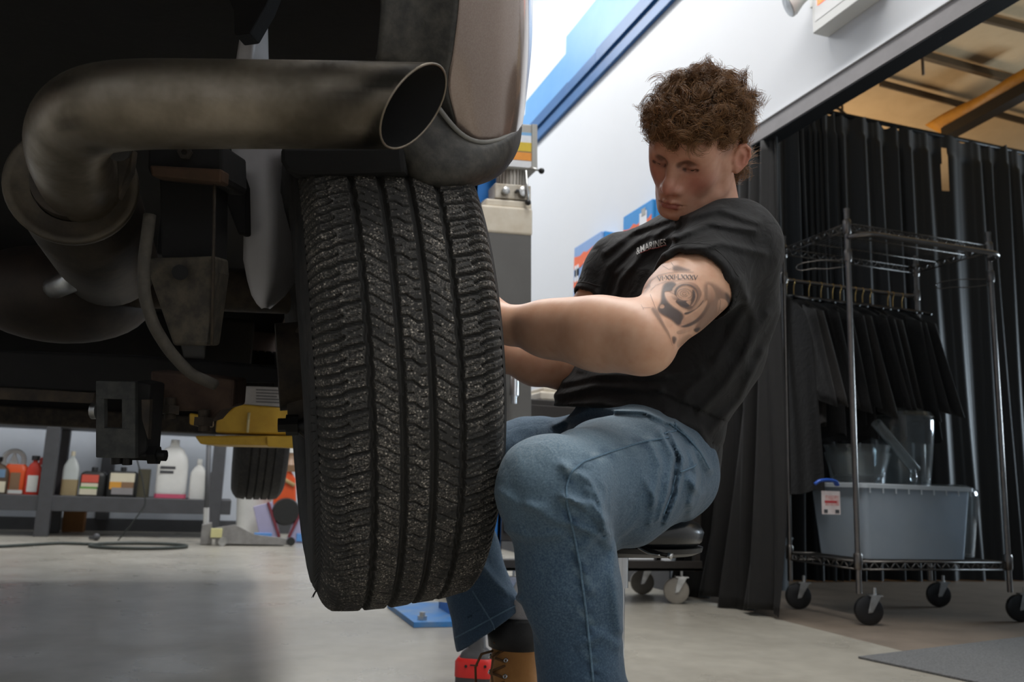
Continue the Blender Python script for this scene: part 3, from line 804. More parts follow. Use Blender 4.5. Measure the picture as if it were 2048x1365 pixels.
tz = nt.nodes.new('ShaderNodeTexNoise'); tz.inputs['Scale'].default_value = 300; rz_ = nt.nodes.new('ShaderNodeValToRGB'); rz_.color_ramp.elements[0].color = srgb(46, 44, 50); rz_.color_ramp.elements[1].color = srgb(70, 66, 68)
nt.links.new(tz.outputs['Fac'], rz_.inputs['Fac']); nt.links.new(rz_.outputs['Color'], p_.inputs['Base Color'])
tat = np_mesh('tattoo', pv[use], rm[qf], M_ink, person); vfloat(tat, 'ink', iv[use] * .92)
tag(tat, 'grey shaded rose tattoo under a ribbon of Roman numerals')

# eyeballs sit behind the lids
for s in (-1, 1):
    MB().ball(hw(.0672, .0315 * s, -.001), .0118 * HS, 16, 10).build('eye', mat('eye_dark', srgb(84, 68, 58), .15, noise=(90, .6, srgb(40, 30, 24))), person, smooth=True)
# --- hair: a lumpy cap on the skull, then curls grown from it
def hair_zone(Q):
    """> 0 where hair grows"""
    f, l, z = Q[:, 0], np.abs(Q[:, 1]), Q[:, 2]
    front = z - (.052 + .10 * np.clip(f - .05, -1, 1) * 0 + .020 * np.clip((l - .03) / .04, 0, 1))
    side = z - np.interp(f, [-.10, -.045, -.03, .0, .03, .05], [-.075, -.070, .030, .036, .034, .052])
    return np.where(f > .04, front, side)
def cap_sdf(P):
    Q = (P - HO) @ HA.T / HS
    d = s_ell(Q, (-.012, 0, .040), (.1015, .0775, .0915))
    d = smin(d, s_ell(Q, (.052, 0, .068), (.040, .058, .030)), .02)
    d = smin(d, s_ell(Q, (-.080, 0, -.030), (.026, .050, .055)), .02)
    n = .0045 * (np.sin(Q[:, 0] * 160 + 2 * np.sin(Q[:, 1] * 130)) * np.sin(Q[:, 1] * 150 + 1.7 * np.sin(Q[:, 2] * 120)) + np.sin(Q[:, 2] * 170 + Q[:, 0] * 90))
    top = np.clip((Q[:, 2] - .03) / .04, 0, 1)
    d = d - n * top - .003 * top
    return smax(d, -hair_zone(Q), .006) * HS
hv, hfc = sdf_mesh(cap_sdf, HO - .17, HO + .19, .0035)
M_hairbase = mat('hair_base', srgb(48, 36, 27), .6, noise=(120, .6, srgb(74, 56, 40)), bump=(180, .8, .004))
hair = np_mesh('hair', hv, hfc, M_hairbase, person)
def curls():
    Q = (hv - HO) @ HA.T / HS
    me = hair.data; nn = np.zeros(len(hv) * 3, np.float32); me.vertices.foreach_get('normal', nn); nn = nn.reshape(-1, 3)
    outer = s_ell(Q, (-.012, 0, .040), (.098, .075, .088)) > 0
    cand = np.nonzero(outer & (hair_zone(Q) > -.002))[0]
    wgt = np.where(Q[cand, 2] > .05, 1.0, .8); wgt = wgt / wgt.sum()
    NC, NS, NP = 760, 22, 12
    roots = RNG.choice(cand, NC, p=wgt)
    pts = []; rad = []
    for r in roots:
        p0, n0, q0 = hv[r], nn[r], Q[r]
        topw = np.clip((q0[2] - .045) / .05, 0, 1); frontw = np.clip((q0[0] - .02) / .05, 0, 1); backw = np.clip((-q0[0] - .06) / .03, 0, 1) * np.clip((.02 - q0[2]) / .03, 0, 1)
        sidew = np.clip((np.abs(q0[1]) - .058) / .02, 0, 1) * (1 - backw) * (q0[2] < .06)
        flow = HA[0] * (.35 + .55 * frontw) - HA[2] * (.35 * frontw + .25 * (1 - topw)) + HA[1] * .25 * np.sign(q0[1]) * RNG.uniform(0, 1) + RNG.normal(0, .45, 3)
        if backw > .2: flow = -HA[0] * .9 - HA[2] * .5 + RNG.normal(0, .25, 3)
        flow = nrm(flow - n0 * (flow @ n0) * .8 + n0 * (.30 + .25 * RNG.uniform() * topw))
        L = (RNG.uniform(.022, .042) - .012 * frontw) * (1 - .74 * sidew)
        cr = RNG.uniform(.0045, .0095) * (1 - .7 * sidew); turns = RNG.uniform(.7, 1.8); ph = RNG.uniform(0, 6.28); hand = RNG.choice((-1, 1))
        a, b, d = frame(flow)
        bend = nrm(-n0 * .5 + flow * .3 - V(0, 0, .15 * frontw))
        for k in range(NS):
            o = RNG.normal(0, .0024, 3); cj = cr * RNG.uniform(.7, 1.3); pj = ph + RNG.normal(0, .4); Lj = L * RNG.uniform(.75, 1.15)
            t = np.linspace(0, 1, NP)[:, None]
            ang = pj + hand * turns * 6.28 * t
            c = cj * np.minimum(1, t * 2.2)
            q = p0 - n0 * .003 + o + d * Lj * t + bend * L * .55 * t * t + a * c * (np.cos(ang) - np.cos(pj)) + b * c * (np.sin(ang) - np.sin(pj))
            pts.append(q); rad.append(np.linspace(.00042, .00016, NP))
    # the longer back of the cut flicks out behind the ear
    for r in RNG.choice(np.nonzero(outer & (Q[:, 0] < -.07) & (Q[:, 2] < .0) & (Q[:, 2] > -.07))[0], 46):
        p0, n0 = hv[r], nn[r]
        for k in range(16):
            d = nrm(-HA[0] * .8 - HA[2] * .55 + HA[1] * .35 + RNG.normal(0, .16, 3)); L = RNG.uniform(.030, .052); t = np.linspace(0, 1, NP)[:, None]
            pts.append(p0 + RNG.normal(0, .002, 3) + d * L * t + HA[2] * .020 * t * t + HA[1] * .010 * t * t * RNG.uniform(-1, 1)); rad.append(np.linspace(.00042, .00016, NP))
    # loose flyaways
    for r in RNG.choice(cand, 420):
        p0, n0, q0 = hv[r], nn[r], Q[r]
        if q0[2] < .03 and q0[0] > -.06: continue
        d = nrm(n0 + RNG.normal(0, .55, 3)); a, b, _ = frame(d); L = RNG.uniform(.018, .040); ph = RNG.uniform(0, 6.28); cr = RNG.uniform(.004, .010); tn = RNG.uniform(.4, 1.1)
        t = np.linspace(0, 1, NP)[:, None]; ang = ph + tn * 6.28 * t
        pts.append(p0 + d * L * t * (1 - .35 * t) + a * cr * t * np.cos(ang) + b * cr * t * np.sin(ang)); rad.append(np.linspace(.00034, .00012, NP))
    return np.array(pts), np.array(rad)
cp, cr_ = curls()
cv = bpy.data.hair_curves.new('curl')
cv.add_curves([cp.shape[1]] * len(cp))
cv.attributes['position'].data.foreach_set('vector', (cp.reshape(-1, 3) - np.array(world_loc(person))).astype(np.float32).ravel())
ra_ = cv.attributes.get('radius') or cv.attributes.new('radius', 'FLOAT', 'POINT')
ra_.data.foreach_set('value', cr_.astype(np.float32).ravel())
M_curl = mat('curly_hair', srgb(84, 62, 44), .42, spec=.4)
nt = M_curl.node_tree; hi = nt.nodes.new('ShaderNodeHairInfo'); rp = nt.nodes.new('ShaderNodeValToRGB')
rp.color_ramp.elements[0].color = srgb(58, 38, 24); rp.color_ramp.elements[1].color = srgb(158, 116, 76); e_ = rp.color_ramp.elements.new(.6); e_.color = srgb(96, 66, 42)
nt.links.new(hi.outputs['Random'], rp.inputs['Fac'])
mx_ = nt.nodes.new('ShaderNodeMix'); mx_.data_type = 'RGBA'; mx_.inputs['B'].default_value = srgb(186, 140, 92)
mm = nt.nodes.new('ShaderNodeMath'); mm.operation = 'MULTIPLY'; mm.inputs[1].default_value = .35; nt.links.new(hi.outputs['Intercept'], mm.inputs[0]); nt.links.new(mm.outputs[0], mx_.inputs['Factor'])
nt.links.new(rp.outputs['Color'], mx_.inputs['A']); nt.links.new(mx_.outputs['Result'], nt.nodes['Principled BSDF'].inputs['Base Color'])
co = bpy.data.objects.new('curls', cv); COL.objects.link(co); cv.materials.append(M_curl); co.parent = hair; tag(co, kind='stuff')
# --- t-shirt
def wavy(P, s, a, sd=0):
    return a * (np.sin(P[:, 0] * s + sd + 1.3 * np.sin(P[:, 1] * s * .7)) * np.sin(P[:, 2] * s * .8 + 1.1 * np.sin(P[:, 0] * s * .6 + sd)))
SH_CS = [at(1262, 950, 1.545), at(1272, 840, 1.545), at(1300, 770, 1.545), at(1350, 670, 1.535), at(1380, 580, 1.53), at(1402, 515, 1.53)]
ua_l = nrm(J['le'] - J['ls']); ua_r = nrm(J['re'] - J['rs'])
SLV_L, SLV_R = .150, .085            # sleeve lengths down the arm
SHIRT_FOLDS = [
    ([(1352, 450), (1275, 482), (1215, 535), (1196, 590)], 8, 6), ([(1348, 470), (1290, 502), (1240, 560), (1222, 620)], 7, 6), ([(1330, 520), (1290, 585), (1262, 650)], 8, 5),
    ([(1358, 432), (1268, 462), (1212, 505)], 7, 5), ([(1318, 470), (1265, 515), (1232, 548)], 6, 4), ([(1340, 545), (1312, 600)], 7, 4),
    ([(1366, 436), (1440, 418), (1515, 446)], 9, 5), ([(1350, 476), (1420, 446), (1510, 462)], 7, 5), ([(1372, 505), (1440, 486), (1530, 508)], 7, 4), ([(1330, 512), (1400, 528), (1450, 560)], 7, 3),
    ([(1112, 792), (1190, 772), (1320, 780)], 8, 6), ([(1130, 765), (1230, 748), (1330, 752)], 8, 5), ([(1105, 812), (1200, 806), (1360, 842)], 7, 4), ([(1160, 740), (1260, 760), (1400, 740)], 9, 4),
    ([(1425, 860), (1480, 800), (1525, 705)], 9, 5), ([(1400, 825), (1450, 772), (1536, 630)], 9, 5), ([(1370, 790), (1430, 730), (1500, 600)], 10, 4), ([(1330, 830), (1400, 860), (1420, 900)], 8, 5),
    ([(1480, 560), (1510, 640), (1490, 720)], 10, 4), ([(1300, 700), (1340, 640), (1350, 560)], 9, 3)]
COL1 = hw(-.045, 0, -.040); COL0 = neck_b + V(-.024, -.006, .002) + nrm(COL1 - neck_b) * .012
def shirt_sdf(P):
    d = s_loft(P, SH_CS, [.176, .172, .165, .168, .172, .146], [.134, .136, .126, .116, .110, .092], A_side)
    for s, e, u, L, r0, r1 in ((J['ls'], J['le'], ua_l, SLV_L, .075, .0635), (J['rs'], J['re'], ua_r, SLV_R, .070, .062)):
        sh = s_cap(P, neck_b + V(0, 0, -.050), s + V(0, 0, -.004), .055, .072)
        sl = s_cap(P, s - u * .005, s + u * L * 1.3, r0, r1)
        sl = smax(sl, ((P - s) @ u) - L, .006)
        # open hem
        inner = smax(s_cap(P, s, s + u * L * 1.4, r0 - .0072, r1 - .0072), -((P - s) @ u) + (L - .022), .003)
        d = smin(d, smin(sh, sl, .03), .035)
        d = smax(d, -inner, .002)
    d = smin(d, s_chain(P, [J['ls'] + V(.0, .02, -.03), at(1446, 600, 1.46), at(1428, 690, 1.48)], [.066, .076, .082], .03), .05)
    # yoke behind the neck, then the collar hole
    d = smin(d, s_chain(P, [J['ls'] + V(.02, .01, .0), neck_b + V(.050, .004, -.028), J['rs'] + V(.03, .0, -.01)], [.052, .040, .052], .03), .03)
    d = smax(d, -s_cap(P, COL0, COL1, .057, .064), .006)
    # hem: cut low at the back, higher over the lap, and hollow
    x, y = pxy(P)
    hem = np.interp(x, [1080, 1100, 1235, 1318, 1364, 1395, 1422, 1470], [804, 806, 820, 852, 884, 918, 950, 960])
    dep = (y - hem) / FPX * 1.5
    d = smax(d, dep, .006)
    inn = s_loft(P, SH_CS, [.169, .165, .158, .16, .162, .136], [.127, .129, .119, .108, .102, .084], A_side)
    d = smax(d, -smax(inn, -dep - .03, .004), .003)
    return d - SHF(P)
def SHF(P):
    return folds(P, SHIRT_FOLDS) * 1.25 + wavy(P, 38, .0022, 1.0) + wavy(P, 90, .0009, 2.0)
sv, sf = sdf_mesh(shirt_sdf, (.40, .88, .50), (1.06, 1.84, 1.14), .0034)
def cloth(name, col, col2, scale, bump, rough=.85, sheen=.2):
    m = mat(name, col, rough, noise=(14, .5, col2), sheen=sheen)
    nt = m.node_tree; N = nt.nodes; L = nt.links
    tc = N.new('ShaderNodeTexCoord')
    b = N.new('ShaderNodeTexNoise'); b.inputs['Scale'].default_value = scale * 4; b.inputs['Detail'].default_value = 3; L.new(tc.outputs['Object'], b.inputs['Vector'])
    wr = N.new('ShaderNodeTexNoise'); wr.inputs['Scale'].default_value = 30; wr.inputs['Detail'].default_value = 3; wr.inputs['Distortion'].default_value = .8; L.new(tc.outputs['Object'], wr.inputs['Vector'])
    b0 = N.new('ShaderNodeBump'); b0.inputs['Strength'].default_value = .6; b0.inputs['Distance'].default_value = .006; L.new(wr.outputs['Fac'], b0.inputs['Height'])
    bp = N.new('ShaderNodeBump'); bp.inputs['Strength'].default_value = bump; bp.inputs['Distance'].default_value = .0006; L.new(b0.outputs['Normal'], bp.inputs['Normal'])
    L.new(b.outputs[0], bp.inputs['Height']); L.new(bp.outputs['Normal'], N['Principled BSDF'].inputs['Normal'])
    return m
M_shirt = cloth('black_cotton', srgb(15, 15, 16), srgb(22, 21, 21), 180, .3, sheen=.04)
shirt = np_mesh('t_shirt', sv, sf, M_shirt, person); tag(shirt, 'black short-sleeved t-shirt with white lettering on the chest')
BVH_shirt = BVHTree.FromPolygons([tuple(x) for x in sv], [tuple(int(i) for i in q) for q in sf])
def drape(bvh, px, py, lift=.0008):
    r = nrm(pray(px, py)); h = bvh.ray_cast(Vector(CAMP), Vector(r))
    if h[0] is None: return None
    return np.array(h[0]) + lift * (np.array(h[1]) * np.sign(-(np.array(h[1]) @ r)) - r * .5)
def seam(bvh, pts, r, name, m, parent, n=60, lift=.0004):
    pts = np.array(pts, float); s = np.r_[0, np.cumsum(np.hypot(*np.diff(pts, axis=0).T))]
    q = np.linspace(0, s[-1], n); xs = np.interp(q, s, pts[:, 0]); ys = np.interp(q, s, pts[:, 1])
    run = [p for p in (drape(bvh, x, y, lift) for x, y in zip(xs, ys)) if p is not None]
    if len(run) < 3: return
    segs = [[run[0]]]
    for a, c in zip(run[:-1], run[1:]):
        if np.linalg.norm(c - a) > .03: segs.append([])
        segs[-1].append(c)
    b = MB()
    for sg in segs:
        if len(sg) > 2:
            sg = [sg[0]] + [(sg[i - 1] + 2 * sg[i] + sg[i + 1]) / 4 for i in range(1, len(sg) - 1)] + [sg[-1]]
            b.tube(sg, r, 6)
    if b.n: return b.build(name, m, parent, smooth=True)
# neckband: a ribbed ring round the collar hole
ca = COL0 - nrm(COL1 - COL0) * .05; cb = COL1; cd = nrm(cb - ca)
A_, B_, _ = frame(cd)
ring = []
for w in np.linspace(0, 2 * math.pi, 72, endpoint=False):
    dirv = A_ * math.cos(w) + B_ * math.sin(w); best = None
    for t in np.linspace(-.02, .15, 80):
        p = ca + cd * t + dirv * .062
        if shirt_sdf(p[None])[0] < .0005: best = p
    ring.append(best if best is not None else ring[-1] if ring else ca + cd * .05 + dirv * .06)
ring = np.array(ring)
for _ in range(6): ring = (np.roll(ring, 1, 0) + 2 * ring + np.roll(ring, -1, 0)) / 4
MB().tube(list(ring), .0065, 8, closed=True).build('neckband', M_shirt, shirt, smooth=True)
# hem stitching and the chest print
M_thread = mat('dark_thread', srgb(44, 43, 43), .8, noise=(300, .3, srgb(60, 58, 56)))
def hemline(s, u, L, r, name):
    a, b, d = frame(u); P = []
    for w in np.linspace(0, 2 * math.pi, 48, endpoint=False):
        dv = a * math.cos(w) + b * math.sin(w); P.append(s + u * (L - .014) + dv * r)
    h = []
    for p in P:
        c = s + u * (L - .014); q = BVH_shirt.ray_cast(Vector(p + (p - c) * 1.0), Vector(nrm(c - p)))
        if q[0] is not None and np.linalg.norm(np.array(q[0]) - c) < .078: h.append(np.array(q[0]))
    h = [p for i, p in enumerate(h) if np.linalg.norm(p - h[i - 1]) < .03]
    if len(h) > 10: MB().tube(h, .0007, 5).build(name, M_thread, shirt, smooth=True)
hemline(J['ls'], ua_l, SLV_L, .08, 'sleeve_stitch'); hemline(J['rs'], ua_r, SLV_R, .075, 'sleeve_stitch')
def drape_text(txt, size, x0, y0, x1, y1, bow, shear):
    me = text_mesh(txt, 1.0, 0, shear, 1.0, .005)
    v = np.array([w.co for w in me.vertices]); me2 = bmesh.new(); me2.from_mesh(me)
    bmesh.ops.triangulate(me2, faces=me2.faces); bmesh.ops.subdivide_edges(me2, edges=me2.edges, cuts=1); me2.to_mesh(me)
    v = np.array([w.co for w in me.vertices]); lo, hi = v.min(0), v.max(0)
    L = math.hypot(x1 - x0, y1 - y0); e = ((x1 - x0) / L, (y1 - y0) / L); nn = (e[1], -e[0])
    k = L / (hi[0] - lo[0])
    for w in me.vertices:
        t = (w.co[0] - lo[0]) / (hi[0] - lo[0]); up = (w.co[1] - lo[1]) / (hi[1] - lo[1]) * size
        px = x0 + e[0] * L * t + nn[0] * (up + bow * math.sin(math.pi * t)); py = y0 + e[1] * L * t + nn[1] * (up + bow * math.sin(math.pi * t))
        p = drape(BVH_shirt, px, py, .0016)
        w.co = (p if p is not None else at(px, py, 1.45)) - np.array(world_loc(shirt))
    return me
M_print = mat('white_print_ink', srgb(196, 194, 190), .6, noise=(400, .35, srgb(150, 148, 146)))
link('chest_lettering', drape_text('&MARINES', 13, 1275, 511, 1336, 491, 3, .35), M_print, shirt)
seam(BVH_shirt, [(1282, 508), (1300, 499), (1318, 495), (1335, 492)], .0009, 'red_underline', mat('red_print_ink', srgb(150, 66, 62), .6, noise=(300, .3, srgb(120, 50, 48))), shirt, lift=.0022)
# --- jeans
PC = (J['lh'] + J['rh']) / 2
hs = nrm(J['rh'] - J['lh'])
JEAN_FOLDS = [([(1146, 945), (1178, 972), (1195, 1012), (1203, 1060)], 5, -6), ([(1136, 1004), (1176, 1030), (1207, 1070)], 5, -6), ([(1332, 866), (1354, 915), (1342, 990), (1324, 1046)], 5, -5), ([(1150, 1052), (1190, 1066), (1215, 1090)], 8, 5), ([(1010, 1060), (1060, 1075), (1120, 1070)], 8, 3), ([(1290, 960), (1310, 1000), (1300, 1050)], 6, 3), ([(1380, 900), (1396, 950), (1380, 1010)], 7, 4),
    ([(1128, 932), (1172, 962), (1198, 1010), (1206, 1060)], 9, 9), ([(1126, 992), (1170, 1022), (1215, 1072)], 10, 8), ([(1140, 1000), (1185, 1010), (1212, 1045)], 7, 6), ([(1055, 1010), (1110, 1040), (1150, 1050)], 9, 4),
    ([(1000, 985), (1040, 1010), (1090, 1015)], 8, 3), ([(1322, 862), (1345, 910), (1335, 985), (1318, 1040)], 7, 5), ([(1340, 868), (1366, 920), (1352, 1000), (1330, 1045)], 6, 5), ([(1300, 880), (1318, 930), (1305, 1010)], 7, 4),
    ([(1185, 1075), (1160, 1110), (1180, 1180)], 9, 4), ([(1230, 1090), (1225, 1150), (1238, 1260)], 10, 4), ([(1160, 1290), (1200, 1270), (1235, 1290)], 10, 3), ([(1380, 960), (1400, 990), (1380, 1030)], 8, 4),
    ([(1350, 845), (1385, 880), (1418, 940)], 7, 6), ([(1110, 850), (1180, 818), (1290, 822), (1340, 846)], 7, 6), ([(905, 1090), (950, 1120), (1010, 1180)], 9, 5), ([(960, 1120), (985, 1170), (1035, 1200)], 8, 4)]
def jeans_sdf(P):
    d = s_ell(P, PC + V(-.062, 0, .022), (.092, .160, .104))
    d = smin(d, s_loft(P, [PC + V(-.045, 0, .01), PC + V(-.030, -.01, .13)], [.150, .142], [.100, .104], hs), .05)
    lk, la, lh = J['lk'], J['la'], J['lh']
    q = lk * .5 + lh * .5
    L = s_chain(P, [lh + V(-.010, .01, .012), q + V(0, 0, .004), lk], [.096, .092, .068], .03)
    L = smin(L, s_ell(P, lk + V(-.010, -.002, .004), (.062, .060, .066)), .03)
    sh = nrm(la - lk)
    S = s_chain(P, [lk, lk + sh * .12, lk + sh * .30, la + sh * .16], [.062, .058, .058, .070], .03)
    L = smin(L, S, .020)
    rk, ra, rh = J['rk'], J['ra'], J['rh']
    Rr = s_chain(P, [rh, rk * .5 + rh * .5, rk], [.112, .092, .072], .03)
    rs_ = nrm(ra - rk); cuff = at(982, 1258, 1.775)
    rd = nrm(cuff - rk)
    R2 = s_chain(P, [rk, rk + rd * .2, cuff + rd * .06], [.058, .063, .084], .03)
    Rr = smin(Rr, R2, .022)
    d = smin(d, L, .035); d = smin(d, Rr, .035)
    d = d - folds(P, JEAN_FOLDS) * 1.5 - wavy(P, 34, .0030, .4) - wavy(P, 85, .0010, 1.4)
    # right cuff: cut square to the shin and hollow
    cn = nrm(rd + V(.35, -.1, -.05))
    pl = (P - cuff) @ cn
    far = np.linalg.norm(P - cuff, axis=1) < .16
    inner = smax(s_cap(P, rk, cuff + rd * .1, .048, .077), -pl - .05, .004)
    d = np.where(far, smax(smax(d, pl, .004), -inner, .003), d)
    # left cuff low on the boot
    pl2 = (P - la) @ sh - .15
    far2 = np.linalg.norm(P - la - sh * .15, axis=1) < .16
    d = np.where(far2, smax(d, pl2, .004), d)
    # waist
    top = (P - PC) @ nrm(V(-.06, 0, 1)) - .135
    sxp, syp = pxy(P); d = d - .0016 * ridge(pline2(sxp, syp, [(1165, 925), (1142, 945), (1132, 975), (1134, 1010), (1146, 1060), (1160, 1130), (1170, 1210), (1180, 1300), (1186, 1364)]) - 6, 9) * np.sin(syp * .26 + 1.2 * np.sin(syp * .06))
    return smax(d, np.where(np.linalg.norm(P - PC - V(0, 0, .1), axis=1) < .3, top, -1), .006)
jv, jf = sdf_mesh(jeans_sdf, (.24, .86, .04), (1.02, 2.02, .76), .0040)
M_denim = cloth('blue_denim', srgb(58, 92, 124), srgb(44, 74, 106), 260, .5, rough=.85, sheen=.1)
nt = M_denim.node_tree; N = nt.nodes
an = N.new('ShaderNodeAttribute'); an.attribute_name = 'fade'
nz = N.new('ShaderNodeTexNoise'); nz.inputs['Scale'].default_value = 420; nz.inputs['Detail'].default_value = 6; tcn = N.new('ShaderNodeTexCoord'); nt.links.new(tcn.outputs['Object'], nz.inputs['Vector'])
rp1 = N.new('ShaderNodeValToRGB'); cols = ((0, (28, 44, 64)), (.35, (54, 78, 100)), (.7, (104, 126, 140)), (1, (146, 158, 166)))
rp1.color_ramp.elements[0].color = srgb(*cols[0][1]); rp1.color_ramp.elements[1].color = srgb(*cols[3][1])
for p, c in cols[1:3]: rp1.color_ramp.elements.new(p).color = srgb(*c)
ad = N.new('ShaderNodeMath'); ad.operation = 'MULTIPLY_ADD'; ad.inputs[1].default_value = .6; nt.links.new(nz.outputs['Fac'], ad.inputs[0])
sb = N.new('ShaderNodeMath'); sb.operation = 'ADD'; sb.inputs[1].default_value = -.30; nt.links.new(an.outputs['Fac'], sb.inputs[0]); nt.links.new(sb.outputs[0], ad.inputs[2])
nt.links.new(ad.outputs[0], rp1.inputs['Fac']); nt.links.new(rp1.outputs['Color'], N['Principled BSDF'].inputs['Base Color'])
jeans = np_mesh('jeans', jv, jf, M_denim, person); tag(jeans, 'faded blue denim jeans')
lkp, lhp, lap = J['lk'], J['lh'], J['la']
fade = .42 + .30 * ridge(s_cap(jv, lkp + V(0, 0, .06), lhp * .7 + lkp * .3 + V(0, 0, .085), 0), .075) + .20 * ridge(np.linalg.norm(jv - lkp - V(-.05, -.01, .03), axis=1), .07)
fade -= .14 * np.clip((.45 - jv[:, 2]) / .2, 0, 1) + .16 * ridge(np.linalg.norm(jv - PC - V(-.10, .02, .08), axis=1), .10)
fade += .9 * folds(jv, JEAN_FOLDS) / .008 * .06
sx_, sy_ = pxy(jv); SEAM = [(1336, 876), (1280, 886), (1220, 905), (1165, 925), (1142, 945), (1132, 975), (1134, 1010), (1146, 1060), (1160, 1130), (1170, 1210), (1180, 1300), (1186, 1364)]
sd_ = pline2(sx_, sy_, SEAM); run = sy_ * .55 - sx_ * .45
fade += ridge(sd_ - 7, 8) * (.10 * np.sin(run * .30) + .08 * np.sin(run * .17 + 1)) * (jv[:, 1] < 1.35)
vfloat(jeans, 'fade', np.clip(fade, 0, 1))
BVH_jeans = BVHTree.FromPolygons([tuple(x) for x in jv], [tuple(int(i) for i in q) for q in jf])
M_seam = mat('denim_seam', srgb(96, 122, 140), .85, noise=(300, .6, srgb(52, 80, 104)))
seam(BVH_jeans, [(1336, 876), (1280, 886), (1220, 905), (1165, 925), (1142, 945), (1132, 975), (1134, 1010), (1146, 1060), (1160, 1130), (1170, 1210), (1180, 1300), (1186, 1364)], .0016, 'side_seam', M_seam, jeans, 110)
seam(BVH_jeans, [(1340, 848), (1372, 872), (1400, 905), (1418, 938)], .0016, 'yoke_seam', M_seam, jeans, 40)
seam(BVH_jeans, [(1328, 868), (1352, 862), (1350, 846)], .0016, 'pocket_seam', M_seam, jeans, 30)
seam(BVH_jeans, [(1352, 952), (1344, 985), (1326, 1030)], .0014, 'pocket_seam', M_seam, jeans, 30)
seam(BVH_jeans, [(1360, 945), (1386, 935), (1392, 930)], .0014, 'pocket_seam', M_seam, jeans, 30)
seam(BVH_jeans, [(945, 1183), (965, 1215), (985, 1248), (990, 1262)], .0016, 'side_seam', M_seam, jeans, 30)
seam(BVH_jeans, [(912, 1276), (950, 1256), (1000, 1228), (1044, 1205)], .0016, 'cuff_stitch', M_seam, jeans, 40)
# --- boots
def boot_sdf(Q):
    """toe towards +x, z up from the sole, origin under the ankle"""
    d = s_chain(Q, [(-.010, 0, .285), (-.008, 0, .12), (0, 0, .075)], [.052, .050, .048], .03)
    d = smin(d, s_chain(Q, [(-.030, 0, .048), (.04, 0, .052), (.11, .004, .044), (.165, .006, .042)], [.042, .042, .042, .040], .03), .03)
    d = smax(d, .022 - Q[:, 2], .006)
    return smax(d, Q[:, 2] - .268, .008)
M_nubuck = mat('tan_nubuck', srgb(176, 124, 66), .8, noise=(26, .5, srgb(150, 100, 50)), bump=(220, .3, .001), sheen=.2)
M_sole = mat('boot_sole', srgb(70, 52, 36), .7, noise=(40, .4, srgb(52, 40, 30)), bump=(90, .4))
M_collar = mat('padded_black_collar', srgb(30, 30, 32), .55, noise=(60, .4, srgb(42, 42, 44)), bump=(300, .3))
M_sock = mat('grey_sock', srgb(178, 176, 178), .8, noise=(60, .3, srgb(150, 148, 150)), bump=(300, .4))
btv, btf = sdf_mesh(boot_sdf, (-.10, -.08, 0), (.23, .08, .32), .005)
def boot(loc, rz, sock=True):
    ca_, sa_ = math.cos(rz), math.sin(rz); Rm = np.array([[ca_, -sa_, 0], [sa_, ca_, 0], [0, 0, 1]])
    T = lambda p: np.asarray(p, float) @ Rm.T + np.asarray(loc, float)
    b = np_mesh('boot', T(btv), btf, M_nubuck, person)
    def add(mb, name, m, **k):
        mb.v = [T(v) for v in mb.v]; return mb.build(name, m, b, **k)
    out = [(.205 * math.cos(t) - .0 if math.cos(t) > 0 else .072 * math.cos(t), .046 * math.sin(t) * (1.0 if math.cos(t) > 0 else .85)) for t in np.linspace(0, 2 * math.pi, 28, endpoint=False)]
    add(MB().prism([(x, y, 0) for x, y in out], (0, 0, 1), .028), 'sole', M_sole, bevel=.004)
    c = MB(); prof = []
    c.grid([[(-.010 + (rr) * math.cos(t), rr * math.sin(t), z) for t in np.linspace(0, 2 * math.pi, 28, endpoint=False)] for rr, z in ((.050, .228), (.059, .232), (.062, .254), (.060, .284), (.053, .293), (.046, .286), (.044, .24))], closeu=True)
    add(c, 'collar', M_collar, smooth=True)
    if sock: add(MB().lathe([(.046, .20), (.046, .30), (.044, .33)], (-.010, 0, 0), (0, 0, 1), 24), 'sock', M_sock, smooth='auto')
    la_ = MB(); e = None
    for k, z in enumerate((.085, .116, .147, .178, .209, .238)):
        x = .043 - .05 * (z - .085) * .2 + (.022 if k == 0 else .006 if k == 1 else 0)
        for s in (-1, 1): add(MB().lathe([(.0022, -.001), (.0046, -.001), (.0046, .002), (.0022, .002), (.0022, -.001)], (x - .003, s * .026, z + .004), (.8, s * .5, .3), 12, caps=False), 'eyelet', M_chrome, smooth=True)
        la_.tube([(x - .004, -.024, z), (x + .008, 0, z + .006), (x - .004, .024, z)], .0026, 6)
        if k < 5: la_.tube([(x - .002, -.022, z + .002), (x + .008, 0, z + .012), (x - .006, .022, z + .024)], .0026, 6)
    for s in (-1, 1): la_.tube([(.044, .01 * s, .226), (.066, .02 * s, .22), (.076, .026 * s, .195), (.070, .03 * s, .160)], .0026, 6)
    add(la_, 'lace', mat('brown_lace', srgb(110, 78, 46), .8, noise=(90, .5, srgb(80, 56, 32))), smooth=True)
    return b
dirL = math.atan2(-.25, -.97)
ra_g = J['ra']
boot((ra_g[0] + .012, ra_g[1] - .01, .0), dirL + .1)
lb = J['la'] + nrm(J['la'] - J['lk']) * .10
boot((lb[0] + .02, lb[1] + .01, 0), dirL, False)
